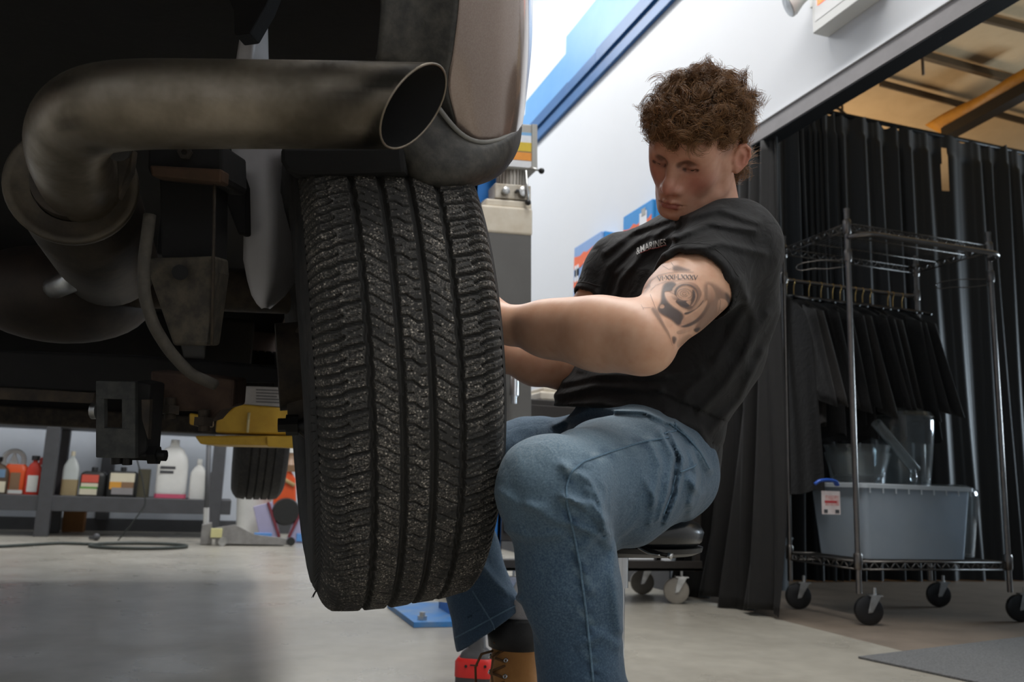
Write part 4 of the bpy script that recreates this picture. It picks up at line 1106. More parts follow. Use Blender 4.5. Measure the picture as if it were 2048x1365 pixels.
# ------------------------------------------------------------------ the wheel he is working on
WC = V(.232, 1.386, .756); _ya, _ti = R_(-3.256), R_(7.947)
WA = V(math.cos(_ya) * math.cos(_ti), math.sin(_ya) * math.cos(_ti), math.sin(_ti))      # axle, inboard -> outboard
WB = V(-math.sin(_ya), math.cos(_ya), 0); WCc = np.cross(WA, WB)
def wpt(u, r, th):
    u = np.asarray(u)[..., None]; r = np.asarray(r)[..., None]; th = np.asarray(th)[..., None]
    return WC + WA * u + r * (WB * np.cos(th) + WCc * np.sin(th))
wheel = thing('wheel', WC, 'large dusty black truck wheel with worn tread held tilted by the seated man', 'wheel')
def tread():
    NP_ = 92                                  # pitches round the tire
    n = 1472
    th = np.linspace(0, 2 * math.pi, n, endpoint=False)
    # only the half that faces the photographer needs the fine pattern, but the pattern goes all round
    g = [-.0555, -.0185, .0185, .0555]
    us = set(np.round(np.linspace(-.1, .1, 96), 5))
    for c in g:
        for o in (-.0062, -.0050, -.0044, -.0036, 0, .0036, .0044, .0050, .0062): us.add(round(c + o, 5))
    u = np.array(sorted(us))
    ush = np.array([.104, .108, .112, .1155, .1185]); rsh = np.array([.3805, .3765, .3705, .363, .354])
    U_ = np.r_[-ush[::-1], u, ush]
    r0 = np.r_[rsh[::-1], .3900 - .0065 * (np.abs(u) / .1) ** 2.4, rsh]
    UU, TT = np.meshgrid(U_, th); ph = TT * NP_ / (2 * math.pi)
    def cut(x, w): return np.clip(1.4 - np.abs(x) / w, 0, 1)
    def per(x): return x - np.round(x)
    pitch_len = 2 * math.pi * .39 / NP_
    H = np.zeros_like(UU)
    wob = .0009 * np.sin(ph * 2 * math.pi)
    for i, c in enumerate(g):
        w = .0050 if i in (1, 2) else .0046
        H = np.maximum(H, .0085 * cut(UU - c - (wob if i in (0, 3) else wob * .4), w * .86))
    W = .0019 / pitch_len
    def rib(a, b): return (UU > a) & (UU < b)
    def sipe(m, line, depth, w=W, off=0.0, ua=None, ub=None):
        nonlocal H
        x = per(ph - line - off)
        h = depth * cut(x, w)
        if ua is not None: h = h * ((UU > ua) & (UU < ub))
        H = np.maximum(H, np.where(m, h, 0))
    c = rib(-.0145, .0145); s = UU / .0145                # middle rib: stepped cross sipes, every second one short
    st = .16 * np.clip(s * 3.2, -1, 1)
    sipe(c, st, .0036, W * 1.0); sipe(c, st * .8, .0026, W * .7, .5, -.0145, -.004); sipe(c, st * .8, .0026, W * .7, .5, .004, .0145)
    
    for sg in (-1, 1):                                    # inner ribs: slanted sipes
        m = rib(*sorted((sg * .0225, sg * .0515))); s = (UU * sg - .037) / .0145
        ln = -.46 * sg * np.sign(sg) * np.tanh(s * 1.2) * .8 * -1 * sg
        sipe(m, ln, .0030, W * .8); sipe(m, ln, .0022, W * .65, .5, *sorted((sg * .0225, sg * .034))); sipe(m, ln, .0022, W * .65, .5, *sorted((sg * .043, sg * .0515)))
    for sg in (-1, 1):                                    # shoulder ribs: lugs with open slots running over the edge
        m = (UU * sg > .0595); s = UU * sg
        ln = -.30 * np.clip((s - .060) / .05, 0, 1.2) * sg - .12 * sg * np.clip((s - .083) * 120, 0, 1)
        sipe(m, ln, .0058, W * 1.25, 0); H = np.where(m & (s < .074), np.minimum(H, .0030), H) if False else H
        sipe(m & (s > .082), ln, .0050, W * 1.15, .5)
        sipe(m & (s < .080), ln * .6 - .5 * sg * (s - .07) / .02 * .3, .0020, W * .6, .33, *sorted((sg * .0610, sg * .0790)))
        sipe(m & (s < .080), ln * .6 - .5 * sg * (s - .07) / .02 * .3, .0020, W * .6, .66, *sorted((sg * .0640, sg * .0800)))
        sipe(m & (s > .086) & (s < .1), ln, .0018, W * .7, .25); sipe(m & (s > .086) & (s < .1), ln, .0018, W * .7, .75)
    wear = .0008 * (np.sin(ph * .71 + UU * 60) + np.sin(ph * 1.9 - UU * 90))
    rr = r0[None, :] - H + wear * .4
    P = wpt(UU, rr, TT)
    v = P.reshape(-1, 3); nu = len(U_)
    q = np.arange(n * nu).reshape(n, nu); q2 = np.roll(q, -1, 0)
    f = np.stack([q[:, :-1], q2[:, :-1], q2[:, 1:], q[:, 1:]], -1).reshape(-1, 4)
    return v, f, H.ravel()
def rubber(name, col, dust, amount):
    m = bpy.data.materials.new(name); m.use_nodes = True; nt = m.node_tree; N = nt.nodes; L = nt.links; p = N['Principled BSDF']
    p.inputs['Roughness'].default_value = .72
    tc = N.new('ShaderNodeTexCoord')
    big = N.new('ShaderNodeTexNoise'); big.inputs['Scale'].default_value = 16; big.inputs['Detail'].default_value = 6; big.inputs['Roughness'].default_value = .7
    vo = N.new('ShaderNodeTexVoronoi'); vo.inputs['Scale'].default_value = 260; vo.inputs['Randomness'].default_value = 1
    fine = N.new('ShaderNodeTexNoise'); fine.inputs['Scale'].default_value = 420; fine.inputs['Detail'].default_value = 4
    for t in (big, vo, fine): L.new(tc.outputs['Object'], t.inputs['Vector'])
    def ramp(sock, a, b, inv=False):
        r = N.new('ShaderNodeValToRGB'); r.color_ramp.elements[0].position = a; r.color_ramp.elements[1].position = b
        if inv: r.color_ramp.elements[0].color = (1, 1, 1, 1); r.color_ramp.elements[1].color = (0, 0, 0, 1)
        L.new(sock, r.inputs['Fac']); return r.outputs['Color']
    def math_(op, a, b):
        n_ = N.new('ShaderNodeMath'); n_.operation = op
        for i, x in enumerate((a, b)):
            if isinstance(x, (int, float)): n_.inputs[i].default_value = x
            else: L.new(x, n_.inputs[i])
        return n_.outputs[0]
    area_ = ramp(big.outputs['Fac'], .40, .66)
    wn = N.new('ShaderNodeTexWhiteNoise'); wn.noise_dimensions = '3D'; L.new(vo.outputs['Position'], wn.inputs['Vector'])
    keep = ramp(wn.outputs['Value'], .62, .64)
    speck = math_('MULTIPLY', math_('MULTIPLY', ramp(vo.outputs['Distance'], .22, .42, True), keep), math_('ADD', math_('MULTIPLY', area_, .9), .22))
    film = math_('MULTIPLY', math_('MULTIPLY', area_, ramp(fine.outputs['Fac'], .46, .70)), amount)
    at_ = N.new('ShaderNodeAttribute'); at_.attribute_name = 'raised'
    tot = math_('MULTIPLY', math_('MAXIMUM', math_('MULTIPLY', speck, .85), film), at_.outputs['Fac'])
    mx = N.new('ShaderNodeMix'); mx.data_type = 'RGBA'; mx.inputs['A'].default_value = col; mx.inputs['B'].default_value = dust
    L.new(tot, mx.inputs['Factor']); L.new(mx.outputs['Result'], p.inputs['Base Color'])
    bp = N.new('ShaderNodeBump'); bp.inputs['Strength'].default_value = .5; bp.inputs['Distance'].default_value = .0012
    L.new(math_('ADD', fine.outputs['Fac'], math_('MULTIPLY', speck, .8)), bp.inputs['Height']); L.new(bp.outputs['Normal'], p.inputs['Normal'])
    return m
M_rubber = rubber('dusty_rubber', srgb(48, 47, 45), srgb(214, 204, 190), .5)
tv, tf, tH = tread()
tr = np_mesh('tread', tv, tf, M_rubber, wheel, smooth=True)
vfloat(tr, 'raised', np.clip(1 - tH / .0035, 0, 1))
tr.data.polygons.foreach_set('use_smooth', [False] * len(tr.data.polygons))
M_side = mat('sidewall_rubber', srgb(36, 36, 36), .7, noise=(40, .5, srgb(62, 58, 54)), bump=(300, .3))
for nm, sg in (('inner_sidewall', -1), ('outer_sidewall', 1)):
    prof = [(.354, .1185), (.345, .1235), (.340, .1240), (.3385, .1262), (.325, .1285), (.305, .1300), (.2995, .1315), (.296, .1300), (.275, .1265), (.255, .120), (.240, .112), (.236, .100)]
    th = np.linspace(0, 2 * math.pi, 120, endpoint=False)
    P = [wpt(np.full(120, sg * u), np.full(120, r), th) for r, u in prof]
    MB().grid(P, closeu=True).build(nm, M_side, wheel, smooth=True)
# rubber hairs left on the inner shoulder
b = MB()
for k in range(46):
    t = R_(180 + 14 + k * 1.6) ; o = wpt(np.array(-.1205), np.array(.351), np.array(t)); e = wpt(np.array(-.1255 - .002 * random.random()), np.array(.358 + .004 * random.random()), np.array(t + random.uniform(-.01, .01)))
    b.tube([o, e], .0005, 4)
tag(b.build('vent_spew', M_side, wheel), kind='stuff')
M_rim = mat('rim_alloy', srgb(120, 120, 122), .35, 1.0, noise=(12, .5, srgb(84, 80, 76)))
def wl(prof, name, m, n=64, **k):
    th = np.linspace(0, 2 * math.pi, n, endpoint=False)
    return MB().grid([wpt(np.full(n, u), np.full(n, r), th) for r, u in prof], closeu=True).build(name, m, wheel, smooth='auto', **k)
wl([(.242, -.108), (.246, -.104), (.236, -.100), (.228, -.07), (.205, -.05), (.205, .06), (.228, .085), (.236, .100), (.246, .104), (.242, .108), (.232, .103), (.222, .088), (.198, .062), (.198, -.052), (.222, -.072), (.232, -.104), (.242, -.108)], 'rim', M_rim)
wl([(.200, .052), (.19, .072), (.11, .082), (.085, .06), (.070, .058), (.066, .07), (.012, .072), (.012, .052), (.08, .045), (.11, .062), (.19, .052), (.200, .050)], 'wheel_disc', M_rim)
for k in range(6):
    a = 2 * math.pi * k / 6; c = wpt(np.array(.058), np.array(.076), np.array(a))
    MB().lathe([(.011, 0), (.011, .018), (.008, .022), (0, .022)], c, WA, 6).build('lug_nut', M_steel, wheel)
# ------------------------------------------------------------------ the truck on the lift
truck = thing('pickup_truck', (-.55, 2.9, 0), 'dirty pickup truck raised on the lift, seen from under its rear corner', 'truck')
M_paint = mat('reflection_brown_paint', srgb(150, 132, 122), .20, .5, noise=(420, .22, srgb(190, 178, 164)), coat=.5, rvar=.3)  # brown reflection of the surroundings put into the base colour
M_valance = mat('dusty_black_plastic', srgb(50, 49, 46), .6, noise=(55, .5, srgb(96, 92, 84)), bump=(120, .35))
def pipe_mat(name, base, dirt):
    m = mat(name, base, .33, .92, noise=(11, .75, dirt), bump=(160, .12), rvar=.3)
    return m
M_pipe = pipe_mat('weathered_exhaust_steel', srgb(152, 142, 128), srgb(96, 88, 72))
M_soot = mat('pipe_soot', srgb(10, 10, 10), .95, noise=(40, .4, srgb(20, 19, 18)))
# tail pipe: slanted open end, long run, elbow turning forward
path = [at(828, 213, .955), at(700, 211, .945), at(560, 210, .935), at(420, 209, .925), at(300, 209, .915), at(232, 212, .915), at(182, 222, .93), at(150, 246, .955), at(136, 280, .99), at(140, 318, 1.03), at(154, 354, 1.08), at(166, 380, 1.13)]
cs_ = np.array(path)
# smooth resample
def resample(P, n):
    P = np.array(P, float); s = np.r_[0, np.cumsum(np.linalg.norm(np.diff(P, axis=0), axis=1))]; q = np.linspace(0, s[-1], n)
    Z = np.stack([np.interp(q, s, P[:, k]) for k in range(3)], 1)
    for _ in range(3): Z[1:-1] = (Z[:-2] + 2 * Z[1:-1] + Z[2:]) / 4
    return Z
cs_ = resample(cs_, 60)
def swept(P, r, n, end=None):
    vs = []; a = None
    for i in range(len(P)):
        t = nrm(P[min(i + 1, len(P) - 1)] - P[max(i - 1, 0)])
        if a is None: a = nrm(np.cross(V(0, 0, 1), t)); 
        a = nrm(a - t * (a @ t)); b_ = np.cross(t, a); row = []
        for k in range(n):
            w = 2 * math.pi * k / n; d = a * math.cos(w) + b_ * math.sin(w); p = P[i] + d * r
            if end is not None and i < 6: p = p - t * end(d) * (1 - i / 6)
            row.append(p)
        vs.append(row)
    return vs
endf = lambda d: .030 * (d @ V(0, 0, 1)) + .020 * (d @ CF)
PR = .0475
tp_ = MB().grid(swept(cs_, PR, 40, endf), closeu=True).build('tail_pipe', M_pipe, truck, smooth=True)
ring_i = np.repeat(np.arange(60), 40); s_end = np.clip((17 - ring_i) / 15, 0, 1); ang_ = np.tile(np.arange(40), 60)
vfloat(tp_, 'soot', np.clip(.85 * s_end ** .7 + .35 * s_end * np.sin(ang_ * .6 + ring_i * .5) + .5 * ridge(ring_i - 34, 1.6) * (np.sin(ang_ * 1.1) > .2), 0, 1))
nt = M_pipe.node_tree; p_ = nt.nodes['Principled BSDF']; src = p_.inputs['Base Color'].links[0].from_socket
sa_ = nt.nodes.new('ShaderNodeAttribute'); sa_.attribute_name = 'soot'; sm_ = nt.nodes.new('ShaderNodeMix'); sm_.data_type = 'RGBA'; sm_.inputs['B'].default_value = srgb(44, 41, 36)
nt.links.new(sa_.outputs['Fac'], sm_.inputs['Factor']); nt.links.new(src, sm_.inputs['A']); nt.links.new(sm_.outputs['Result'], p_.inputs['Base Color'])
MB().grid(swept(cs_[:20], PR - .003, 40, lambda d: endf(d) * .96), closeu=True).build('pipe_bore', M_soot, truck, smooth=True)
rim_ = [a for a in swept(cs_[:8], PR - .0012, 40, endf)[0]]
MB().tube(rim_, .0016, 6, closed=True).build('pipe_lip', M_pipe, truck, smooth=True)
fc = at(146, 372, 1.12); fd = nrm(cs_[-1] - cs_[-6])
MB().lathe([(.050, -.004), (.070, -.006), (.078, -.012), (.081, -.008), (.080, .004), (.072, .010), (.050, .012)], fc, fd, 44, caps=False).build('exhaust_flange', mat('flange_steel', srgb(74, 68, 60), .55, .6, noise=(22, .6, srgb(108, 98, 82)), bump=(120, .2)), truck, smooth=True)
MB().lathe([(.048, -.03), (.049, 0), (.050, .05), (.078, .09), (.080, .42), (.060, .46), (.03, .46)], fc + fd * .01, nrm(fd + V(0, .6, 0)), 36).build('muffler', mat('muffler_steel', srgb(60, 56, 52), .55, .6, noise=(16, .5, srgb(90, 80, 68)), bump=(80, .2)), truck, smooth='auto')
MB().tube(resample([at(176, 400, 1.35), at(182, 470, 1.36), at(176, 520, 1.38), at(150, 558, 1.42), at(110, 575, 1.5)], 24), .020, 16).build('front_exhaust_pipe', M_steel, truck, smooth=True)
MB().cyl(at(236, 300, .99), at(242, 300, 1.03), .013, 12).cyl(at(236, 285, 1.0), at(236, 315, 1.0), .008, 10).build('hanger_rubber', M_black, truck, smooth='auto')
MB().prism([at(232, 305, 1.02), at(268, 300, 1.02), at(262, 345, 1.03), at(236, 400, 1.05)], CF, .012).build('pipe_hanger', M_rust, truck, bevel=.002)
# gearbox / differential housing
MB().ball(at(120, 590, 1.62), (.165, .11, .092), 28, 18).build('differential_housing', mat('oily_cast_iron', srgb(44, 38, 34), .6, .2, noise=(14, .6, srgb(70, 58, 48)), bump=(60, .3)), truck, smooth=True)
MB().cyl(at(-30, 560, 1.62), at(700, 590, 1.62), .042, 20).build('axle_tube', M_rust, truck, smooth='auto')
# leaf spring hanger: saddle, lip, plate and tapering shackle
def plate(name, poly, d, t, m, **k):
    return MB().prism([at(x, y, d) for x, y in poly], CF, t).build(name, m, truck, **k)
sad = plate('spring_hanger', [(296, 286), (444, 286), (446, 352), (440, 366), (300, 352), (294, 336)], 1.08, .10, M_under, bevel=.004)
plate('hanger_lip', [(298, 330), (444, 338), (442, 366), (302, 352)], 1.072, .03, mat('rusty_edge', srgb(84, 62, 46), .8, .2, noise=(30, .6, srgb(60, 48, 38)), bump=(70, .4)), bevel=.003)
MB().lathe([(.009, 0), (.009, .006), (.004, .006), (.004, .003), (0, .003)], at(372, 306, 1.075), -CF, 6).build('hanger_bolt', M_rust, truck)
plate('hanger_plate', [(318, 352), (432, 362), (430, 520), (322, 516)], 1.12, .05, M_under, bevel=.003)
plate('shackle', [(290, 516), (432, 512), (434, 545), (414, 692), (346, 692), (300, 560)], 1.10, .05, mat('dusty_cast_steel', srgb(58, 54, 48), .8, .2, noise=(46, .7, srgb(96, 88, 74)), bump=(90, .5)), bevel=.004)
MB().cyl(at(360, 545, 1.098), at(360, 545, 1.085), .010, 14).build('shackle_hole_plug', M_under, truck, smooth='auto')
MB().cyl(at(430, 300, 1.09), at(424, 690, 1.10), .0022, 6).build('shackle_edge', M_rust, truck, smooth=True)
MB().tube(resample([at(300, 430, 1.06), at(288, 520, 1.05), at(288, 590, 1.05), at(306, 650, 1.06), at(338, 702, 1.08), at(380, 748, 1.10), at(430, 770, 1.13)], 40), .0075, 12).build('brake_hose', mat('dusty_hose_rubber', srgb(66, 62, 56), .75, noise=(60, .5, srgb(92, 86, 76)), bump=(200, .3)), truck, smooth=True)
# pale inner fender lit from beyond
lin = [(468, 292), (600, 292), (602, 520), (578, 566), (548, 606), (531, 616), (514, 606), (490, 520), (489, 440), (474, 350)]
def curved_liner(name, rows, d, m):
    # rows: (y, left x, right x); the sheet bulges towards the tire side light
    P = []
    for y, xl, xr in rows:
        P.append([at(xl + (xr - xl) * t, y, d + .10 * (t - .35) ** 2 + .16 * max(0, t - .45)) for t in np.linspace(0, 1, 12)])
    return MB().grid(P).build(name, m, truck, smooth=True, solid=.006)
M_liner = mat('grey_fender_liner', srgb(214, 212, 214), .45, noise=(9, .4, srgb(180, 178, 182)), bump=(40, .2))
curved_liner('fender_liner', [(285, 464, 612), (340, 470, 612), (400, 486, 610), (450, 490, 608), (520, 489, 604), (560, 497, 590), (590, 506, 568), (606, 516, 550), (616, 526, 538)], 1.40, M_liner)
curved_liner('fender_liner_top', [(6, 508, 530), (40, 494, 532), (80, 482, 533), (130, 474, 534)], 1.38, M_liner)
plate('bed_bracket', [(440, -40), (560, -60), (532, 10), (500, 66), (468, 70), (466, 20)], 1.30, .05, M_under, bevel=.003)
plate('liner_bracket', [(440, 335), (476, 330), (490, 372), (492, 470), (476, 470), (442, 380)], 1.36, .03, M_under, bevel=.004)
# bump stop and body mount over the tire
plate('bump_stop', [(560, 292), (806, 292), (812, 346), (600, 352), (572, 342), (560, 322)], 1.085, .14, M_under, bevel=.006)
# axle crossmember, lower links
plate('crossmember', [(-80, 700), (250, 712), (440, 726), (600, 740), (600, 768), (450, 766), (430, 790), (270, 790), (-80, 772)], 1.40, .06, M_under, bevel=.004)
plate('crossmember_edge', [(-80, 770), (190, 786), (186, 808), (-80, 796)], 1.395, .05, M_rust, bevel=.002)
plate('spring_perch', [(300, 742), (470, 760), (466, 815), (440, 822), (420, 845), (404, 850), (396, 824), (330, 822), (300, 806)], 1.26, .06, mat('rusty_perch', srgb(66, 50, 42), .85, .2, noise=(30, .6, srgb(92, 74, 60)), bump=(80, .5)), bevel=.004)
for k, (x, y) in enumerate(((340, 812), (408, 836))):
    MB().cyl(at(x, y - 16, 1.25), at(x, y + 26, 1.25), .0085, 10).lathe([(.015, 0), (.015, .012)], at(x, y, 1.25), (0, 0, -1), 6).build('u_bolt_end', M_rust, truck, smooth='auto')
# slotted bracket hanging low
br = MB()
for x0, x1, y0, y1 in ((191, 270, 762, 798), (191, 270, 856, 916), (191, 208, 796, 858), (243, 270, 796, 858)):
    br.prism([at(x0, y0, 1.18), at(x1, y0 + 2, 1.18), at(x1, y1 + 2, 1.18), at(x0, y1, 1.18)], CF, .012)
br.build('slotted_bracket', mat('dusty_black_bracket', srgb(54, 56, 56), .75, .2, noise=(60, .6, srgb(84, 84, 80)), bump=(110, .4)), truck, bevel=.0015)
plate('bracket_cheek', [(268, 762), (302, 770), (292, 905), (268, 918)], 1.19, .05, M_under, bevel=.003)
plate('bracket_edge', [(283, 800), (300, 800), (296, 880), (284, 840)], 1.183, .01, M_rust)
MB().cyl(at(185, 822, 1.185), at(196, 822, 1.185), .012, 12).build('bracket_bolt', M_steel, truck, smooth='auto')
MB().cyl(at(262, 910, 1.2), at(332, 912, 1.2), .008, 10).lathe([(.014, 0), (.014, .012)], at(300, 911, 1.2), CR, 6).cyl(at(234, 905, 1.2), at(234, 928, 1.2), .009, 10).cyl(at(255, 905, 1.2), at(254, 930, 1.2), .007, 10).build('bracket_stud', M_blacksteel, truck, smooth='auto')
# backing plate beside the tire, its bolt and rubber bellows
plate('backing_plate', [(572, 690), (604, 640), (630, 520), (636, 760), (632, 900), (600, 870), (574, 846)], 1.32, .03, M_rust, bevel=.003)
MB().lathe([(.0105, 0), (.0105, .012), (.016, .012), (.016, .03)], at(556, 851, 1.30), nrm(CR + CF * .2), 8).build('backing_plate_bolt', M_blacksteel, truck, smooth='auto')
MB().lathe([(.008 + .007 * (k % 2), .006 * k) for k in range(9)], at(584, 854, 1.31), nrm(CR + CF * .2), 16).build('rubber_bellows', M_black, truck, smooth=True)
th_ = [(0.07, 0), (.072, .12), (.10, .13), (.17, .135), (.172, .15), (.08, .155), (.078, .18)]
MB().lathe(th_, wpt(np.array(-.155), np.array(0.), np.array(0.)), WA, 40).build('wheel_hub', M_rust, truck, smooth='auto')
# rear corner: painted bumper cap over a dusty black valance
def net(rows, n=24, m=24):
    G = np.array([[at(*q) for q in r] for r in rows])
    def up(G, n):
        k = len(G); x = np.arange(k); q = np.linspace(0, k - 1, n); out = np.empty((n,) + G.shape[1:])
        D = np.gradient(G, axis=0)
        i = np.clip(q.astype(int), 0, k - 2); t = (q - i).reshape(-1, *([1] * (G.ndim - 1)))
        h = lambda a: a[i]; g = lambda a: a[i + 1]
        return h(G) * (2 * t ** 3 - 3 * t ** 2 + 1) + h(D) * (t ** 3 - 2 * t ** 2 + t) + g(G) * (-2 * t ** 3 + 3 * t ** 2) + g(D) * (t ** 3 - t ** 2)
    G = up(G, n); return np.swapaxes(up(np.swapaxes(G, 0, 1), m), 0, 1)
pn = [[(1064, -170, 1.36), (1056, -180, 1.20), (1020, -190, 1.12), (970, -200, 1.08), (925, -205, 1.062), (760, -205, 1.04)],
      [(1063, -20, 1.36), (1052, -20, 1.20), (1012, -20, 1.13), (962, -20, 1.095), (918, -10, 1.075), (762, -5, 1.05)],
      [(1061, 90, 1.35), (1048, 95, 1.205), (1008, 105, 1.14), (956, 108, 1.11), (906, 100, 1.09), (756, 96, 1.07)],
      [(1052, 180, 1.34), (1040, 192, 1.215), (1004, 202, 1.155), (950, 200, 1.125), (896, 170, 1.105), (760, 130, 1.09)],
      [(1044, 240, 1.33), (1030, 258, 1.225), (1000, 274, 1.175), (957, 280, 1.147), (912, 250, 1.13), (850, 180, 1.12)],
      [(1042, 252, 1.33), (1026, 270, 1.235), (996, 287, 1.19), (954, 292, 1.162), (906, 262, 1.15), (845, 190, 1.14)]]
MB().grid(net([r[:5] for r in pn], 34, 36)).build('bumper_corner', M_paint, truck, smooth=True, solid=.004)
MB().grid(net([[r[4], ((r[4][0] + r[5][0]) / 2, (r[4][1] + r[5][1]) / 2, (r[4][2] + r[5][2]) / 2 + .012), r[5]] for r in pn], 30, 16)).build('inner_valance', M_valance, truck, smooth=True, solid=.004)
val = net([[(1040, 249, 1.335), (1024, 266, 1.215), (996, 281, 1.165), (955, 287, 1.135), (910, 258, 1.12), (850, 180, 1.11)],
           [(1041, 256, 1.335), (1026, 276, 1.21), (996, 296, 1.155), (950, 306, 1.12), (890, 290, 1.105), (820, 220, 1.10)],
           [(1036, 290, 1.34), (1018, 315, 1.21), (984, 338, 1.15), (930, 348, 1.115), (860, 335, 1.10), (795, 280, 1.095)],
           [(1022, 320, 1.36), (1000, 346, 1.24), (964, 364, 1.18), (910, 374, 1.14), (850, 372, 1.125), (800, 330, 1.12)],
           [(1016, 318, 1.42), (990, 346, 1.32), (950, 364, 1.26), (900, 376, 1.22), (846, 378, 1.20), (812, 350, 1.19)]], 30, 40)
MB().grid(val).build('valance', M_valance, truck, smooth=True, solid=.005)
lip = [at(1041, 249, 1.328), at(1034, 258, 1.265), at(1024, 267, 1.21), at(1010, 275, 1.182), at(996, 281, 1.160), at(976, 285, 1.143), at(955, 286, 1.130), at(930, 276, 1.12), at(908, 256, 1.112), at(886, 228, 1.106), at(866, 200, 1.104)]
MB().tube(resample(lip, 40), .0034, 8).build('valance_lip', mat('grey_trim_edge', srgb(128, 126, 120), .5, noise=(40, .4, srgb(100, 98, 92)), bump=(120, .2)), truck, smooth=True)
plate('valance_tab', [(826, 356), (858, 352), (862, 384), (838, 390), (824, 380)], 1.118, .02, M_valance, bevel=.003)
# body above: underside, tailgate end, bed sides, cab; front bumper and front wheel far ahead
MB().bb(-1.42, .10, .86, 5.3, 1.38, 1.42).bb(.10, .27, 1.15, 5.3, 1.38, 1.42).build('underbody', M_under, truck)
for x in (-1.02, -.12): MB().bb(x - .04, x + .04, 1.9, 5.2, 1.02, 1.16).build('frame_rail', M_under, truck, bevel=.006)
b = MB().bb(.35, .40, 1.86, 5.35, 1.02, 1.78).bb(.35, .40, 1.22, 1.86, 1.42, 1.78).bb(-1.55, -1.50, .78, 5.35, 1.02, 1.78)
P = [[V(.425, 1.386 + .46 * math.cos(t) * s, .93 + .42 * math.sin(t) * s) for s in (1.0, 1.06)] for t in np.linspace(.12, math.pi - .3, 24)]
b.build('body_side', M_paint, truck, bevel=.02)
MB().bb(-1.50, .36, .80, .86, 1.26, 1.80).build('tailgate', M_paint, truck, bevel=.02)
MB().bb(-1.48, .30, .72, .80, 1.235, 1.36).build('rear_bumper', M_blacksteel, truck, bevel=.02)
MB().add([(-1.5, 2.7, 1.78), (.4, 2.7, 1.78), (.4, 5.0, 1.78), (-1.5, 5.0, 1.78), (-1.36, 2.8, 2.35), (.26, 2.8, 2.35), (.26, 4.3, 2.35), (-1.36, 4.3, 2.35)], [(3, 2, 1, 0), (4, 5, 6, 7), (0, 1, 5, 4), (1, 2, 6, 5), (2, 3, 7, 6), (3, 0, 4, 7)]).build('cab', M_paint, truck, bevel=.05, seg=3)
MB().bb(-1.53, .43, 5.0, 5.5, 1.0, 1.78).build('hood', M_paint, truck, bevel=.05, seg=3)
MB().bb(-1.5, .36, 4.55, 4.8, .80, 1.12).bb(-1.2, .1, 3.6, 4.5, .98, 1.2).build('front_crossmember', M_under, truck, bevel=.02)
MB().bb(-1.5, .36, 4.5, 4.56, .765, .85).build('air_dam', M_rust, truck, bevel=.01)
def plain_wheel(c, name, lab):
    prof = [(.23, -.10), (.24, -.115), (.30, -.131), (.34, -.128), (.362, -.118), (.383, -.10)]
    for g in (-.055, -.018, .018, .055): prof += [(.389, g - .005), (.380, g - .0045), (.380, g + .0045), (.389, g + .005)]
    prof += [(.383, .10), (.362, .118), (.34, .128), (.30, .131), (.24, .115), (.23, .10), (.06, .08), (0, .08)]
    o = MB().lathe([(0, -.06)] + prof, c, (1, 0, 0), 72).build(name, rubber('far_rubber', srgb(40, 40, 40), srgb(120, 112, 100), .4), truck, smooth='auto')
    vfloat(o, 'raised', np.ones(len(o.data.vertices))); return o
fw = onz(0, 0, 1)
fwc = at(520, 946, 4.25)
plain_wheel((fwc[0] + .0, fwc[1] + .2, .835), 'front_wheel', '')
MB().cyl((-1.3, fwc[1] + .2, .835), (.05, fwc[1] + .2, .835), .04, 12).build('front_axle', M_under, truck, smooth='auto')

# ------------------------------------------------------------------ two-post lift: right-hand post with its power unit and one yellow arm
lift = thing('car_lift', (1.0, 3.6, 0), 'blue lift post with yellow swing arm and grey power unit beside the white wall', 'car lift')
cr0 = ony(1001, 1100, 3.5)
cx1 = cr0[0]; cx0 = ony(912, 1200, 3.5)[0]
col = MB().bb(cx0, cx1, 3.5, 3.52, .02, 3.1).bb(cx0, cx0 + .02, 3.5, 3.78, .02, 3.1).bb(cx1 - .02, cx1, 3.5, 3.78, .02, 3.1).bb(cx0, cx0 + .08, 3.76, 3.78, .02, 3.1).bb(cx1 - .08, cx1, 3.76, 3.78, .02, 3.1)
col.build('column', M_blue, lift, bevel=.003)
MB().bb(.785, cx1 + .32, 3.40, 3.95, 0, .022).build('base_plate', mat('scuffed_blue_plate', srgb(40, 118, 186), .5, noise=(8, .7, srgb(120, 138, 156)), bump=(40, .2)), lift, bevel=.002)
for k, (x, y) in enumerate(((.83, 3.45), (.83, 3.88), (cx1 + .26, 3.45), (cx1 + .26, 3.88))): MB().lathe([(.02, 0), (.02, .016), (.012, .016), (.012, .03), (0, .03)], (x, y, .022), (0, 0, 1), 6).build('anchor_bolt', M_steel, lift)
MB().bb(cx0 + .04, cx1 - .04, 3.42, 3.72, .62, 1.0).build('carriage', M_darkgrey, lift, bevel=.006)
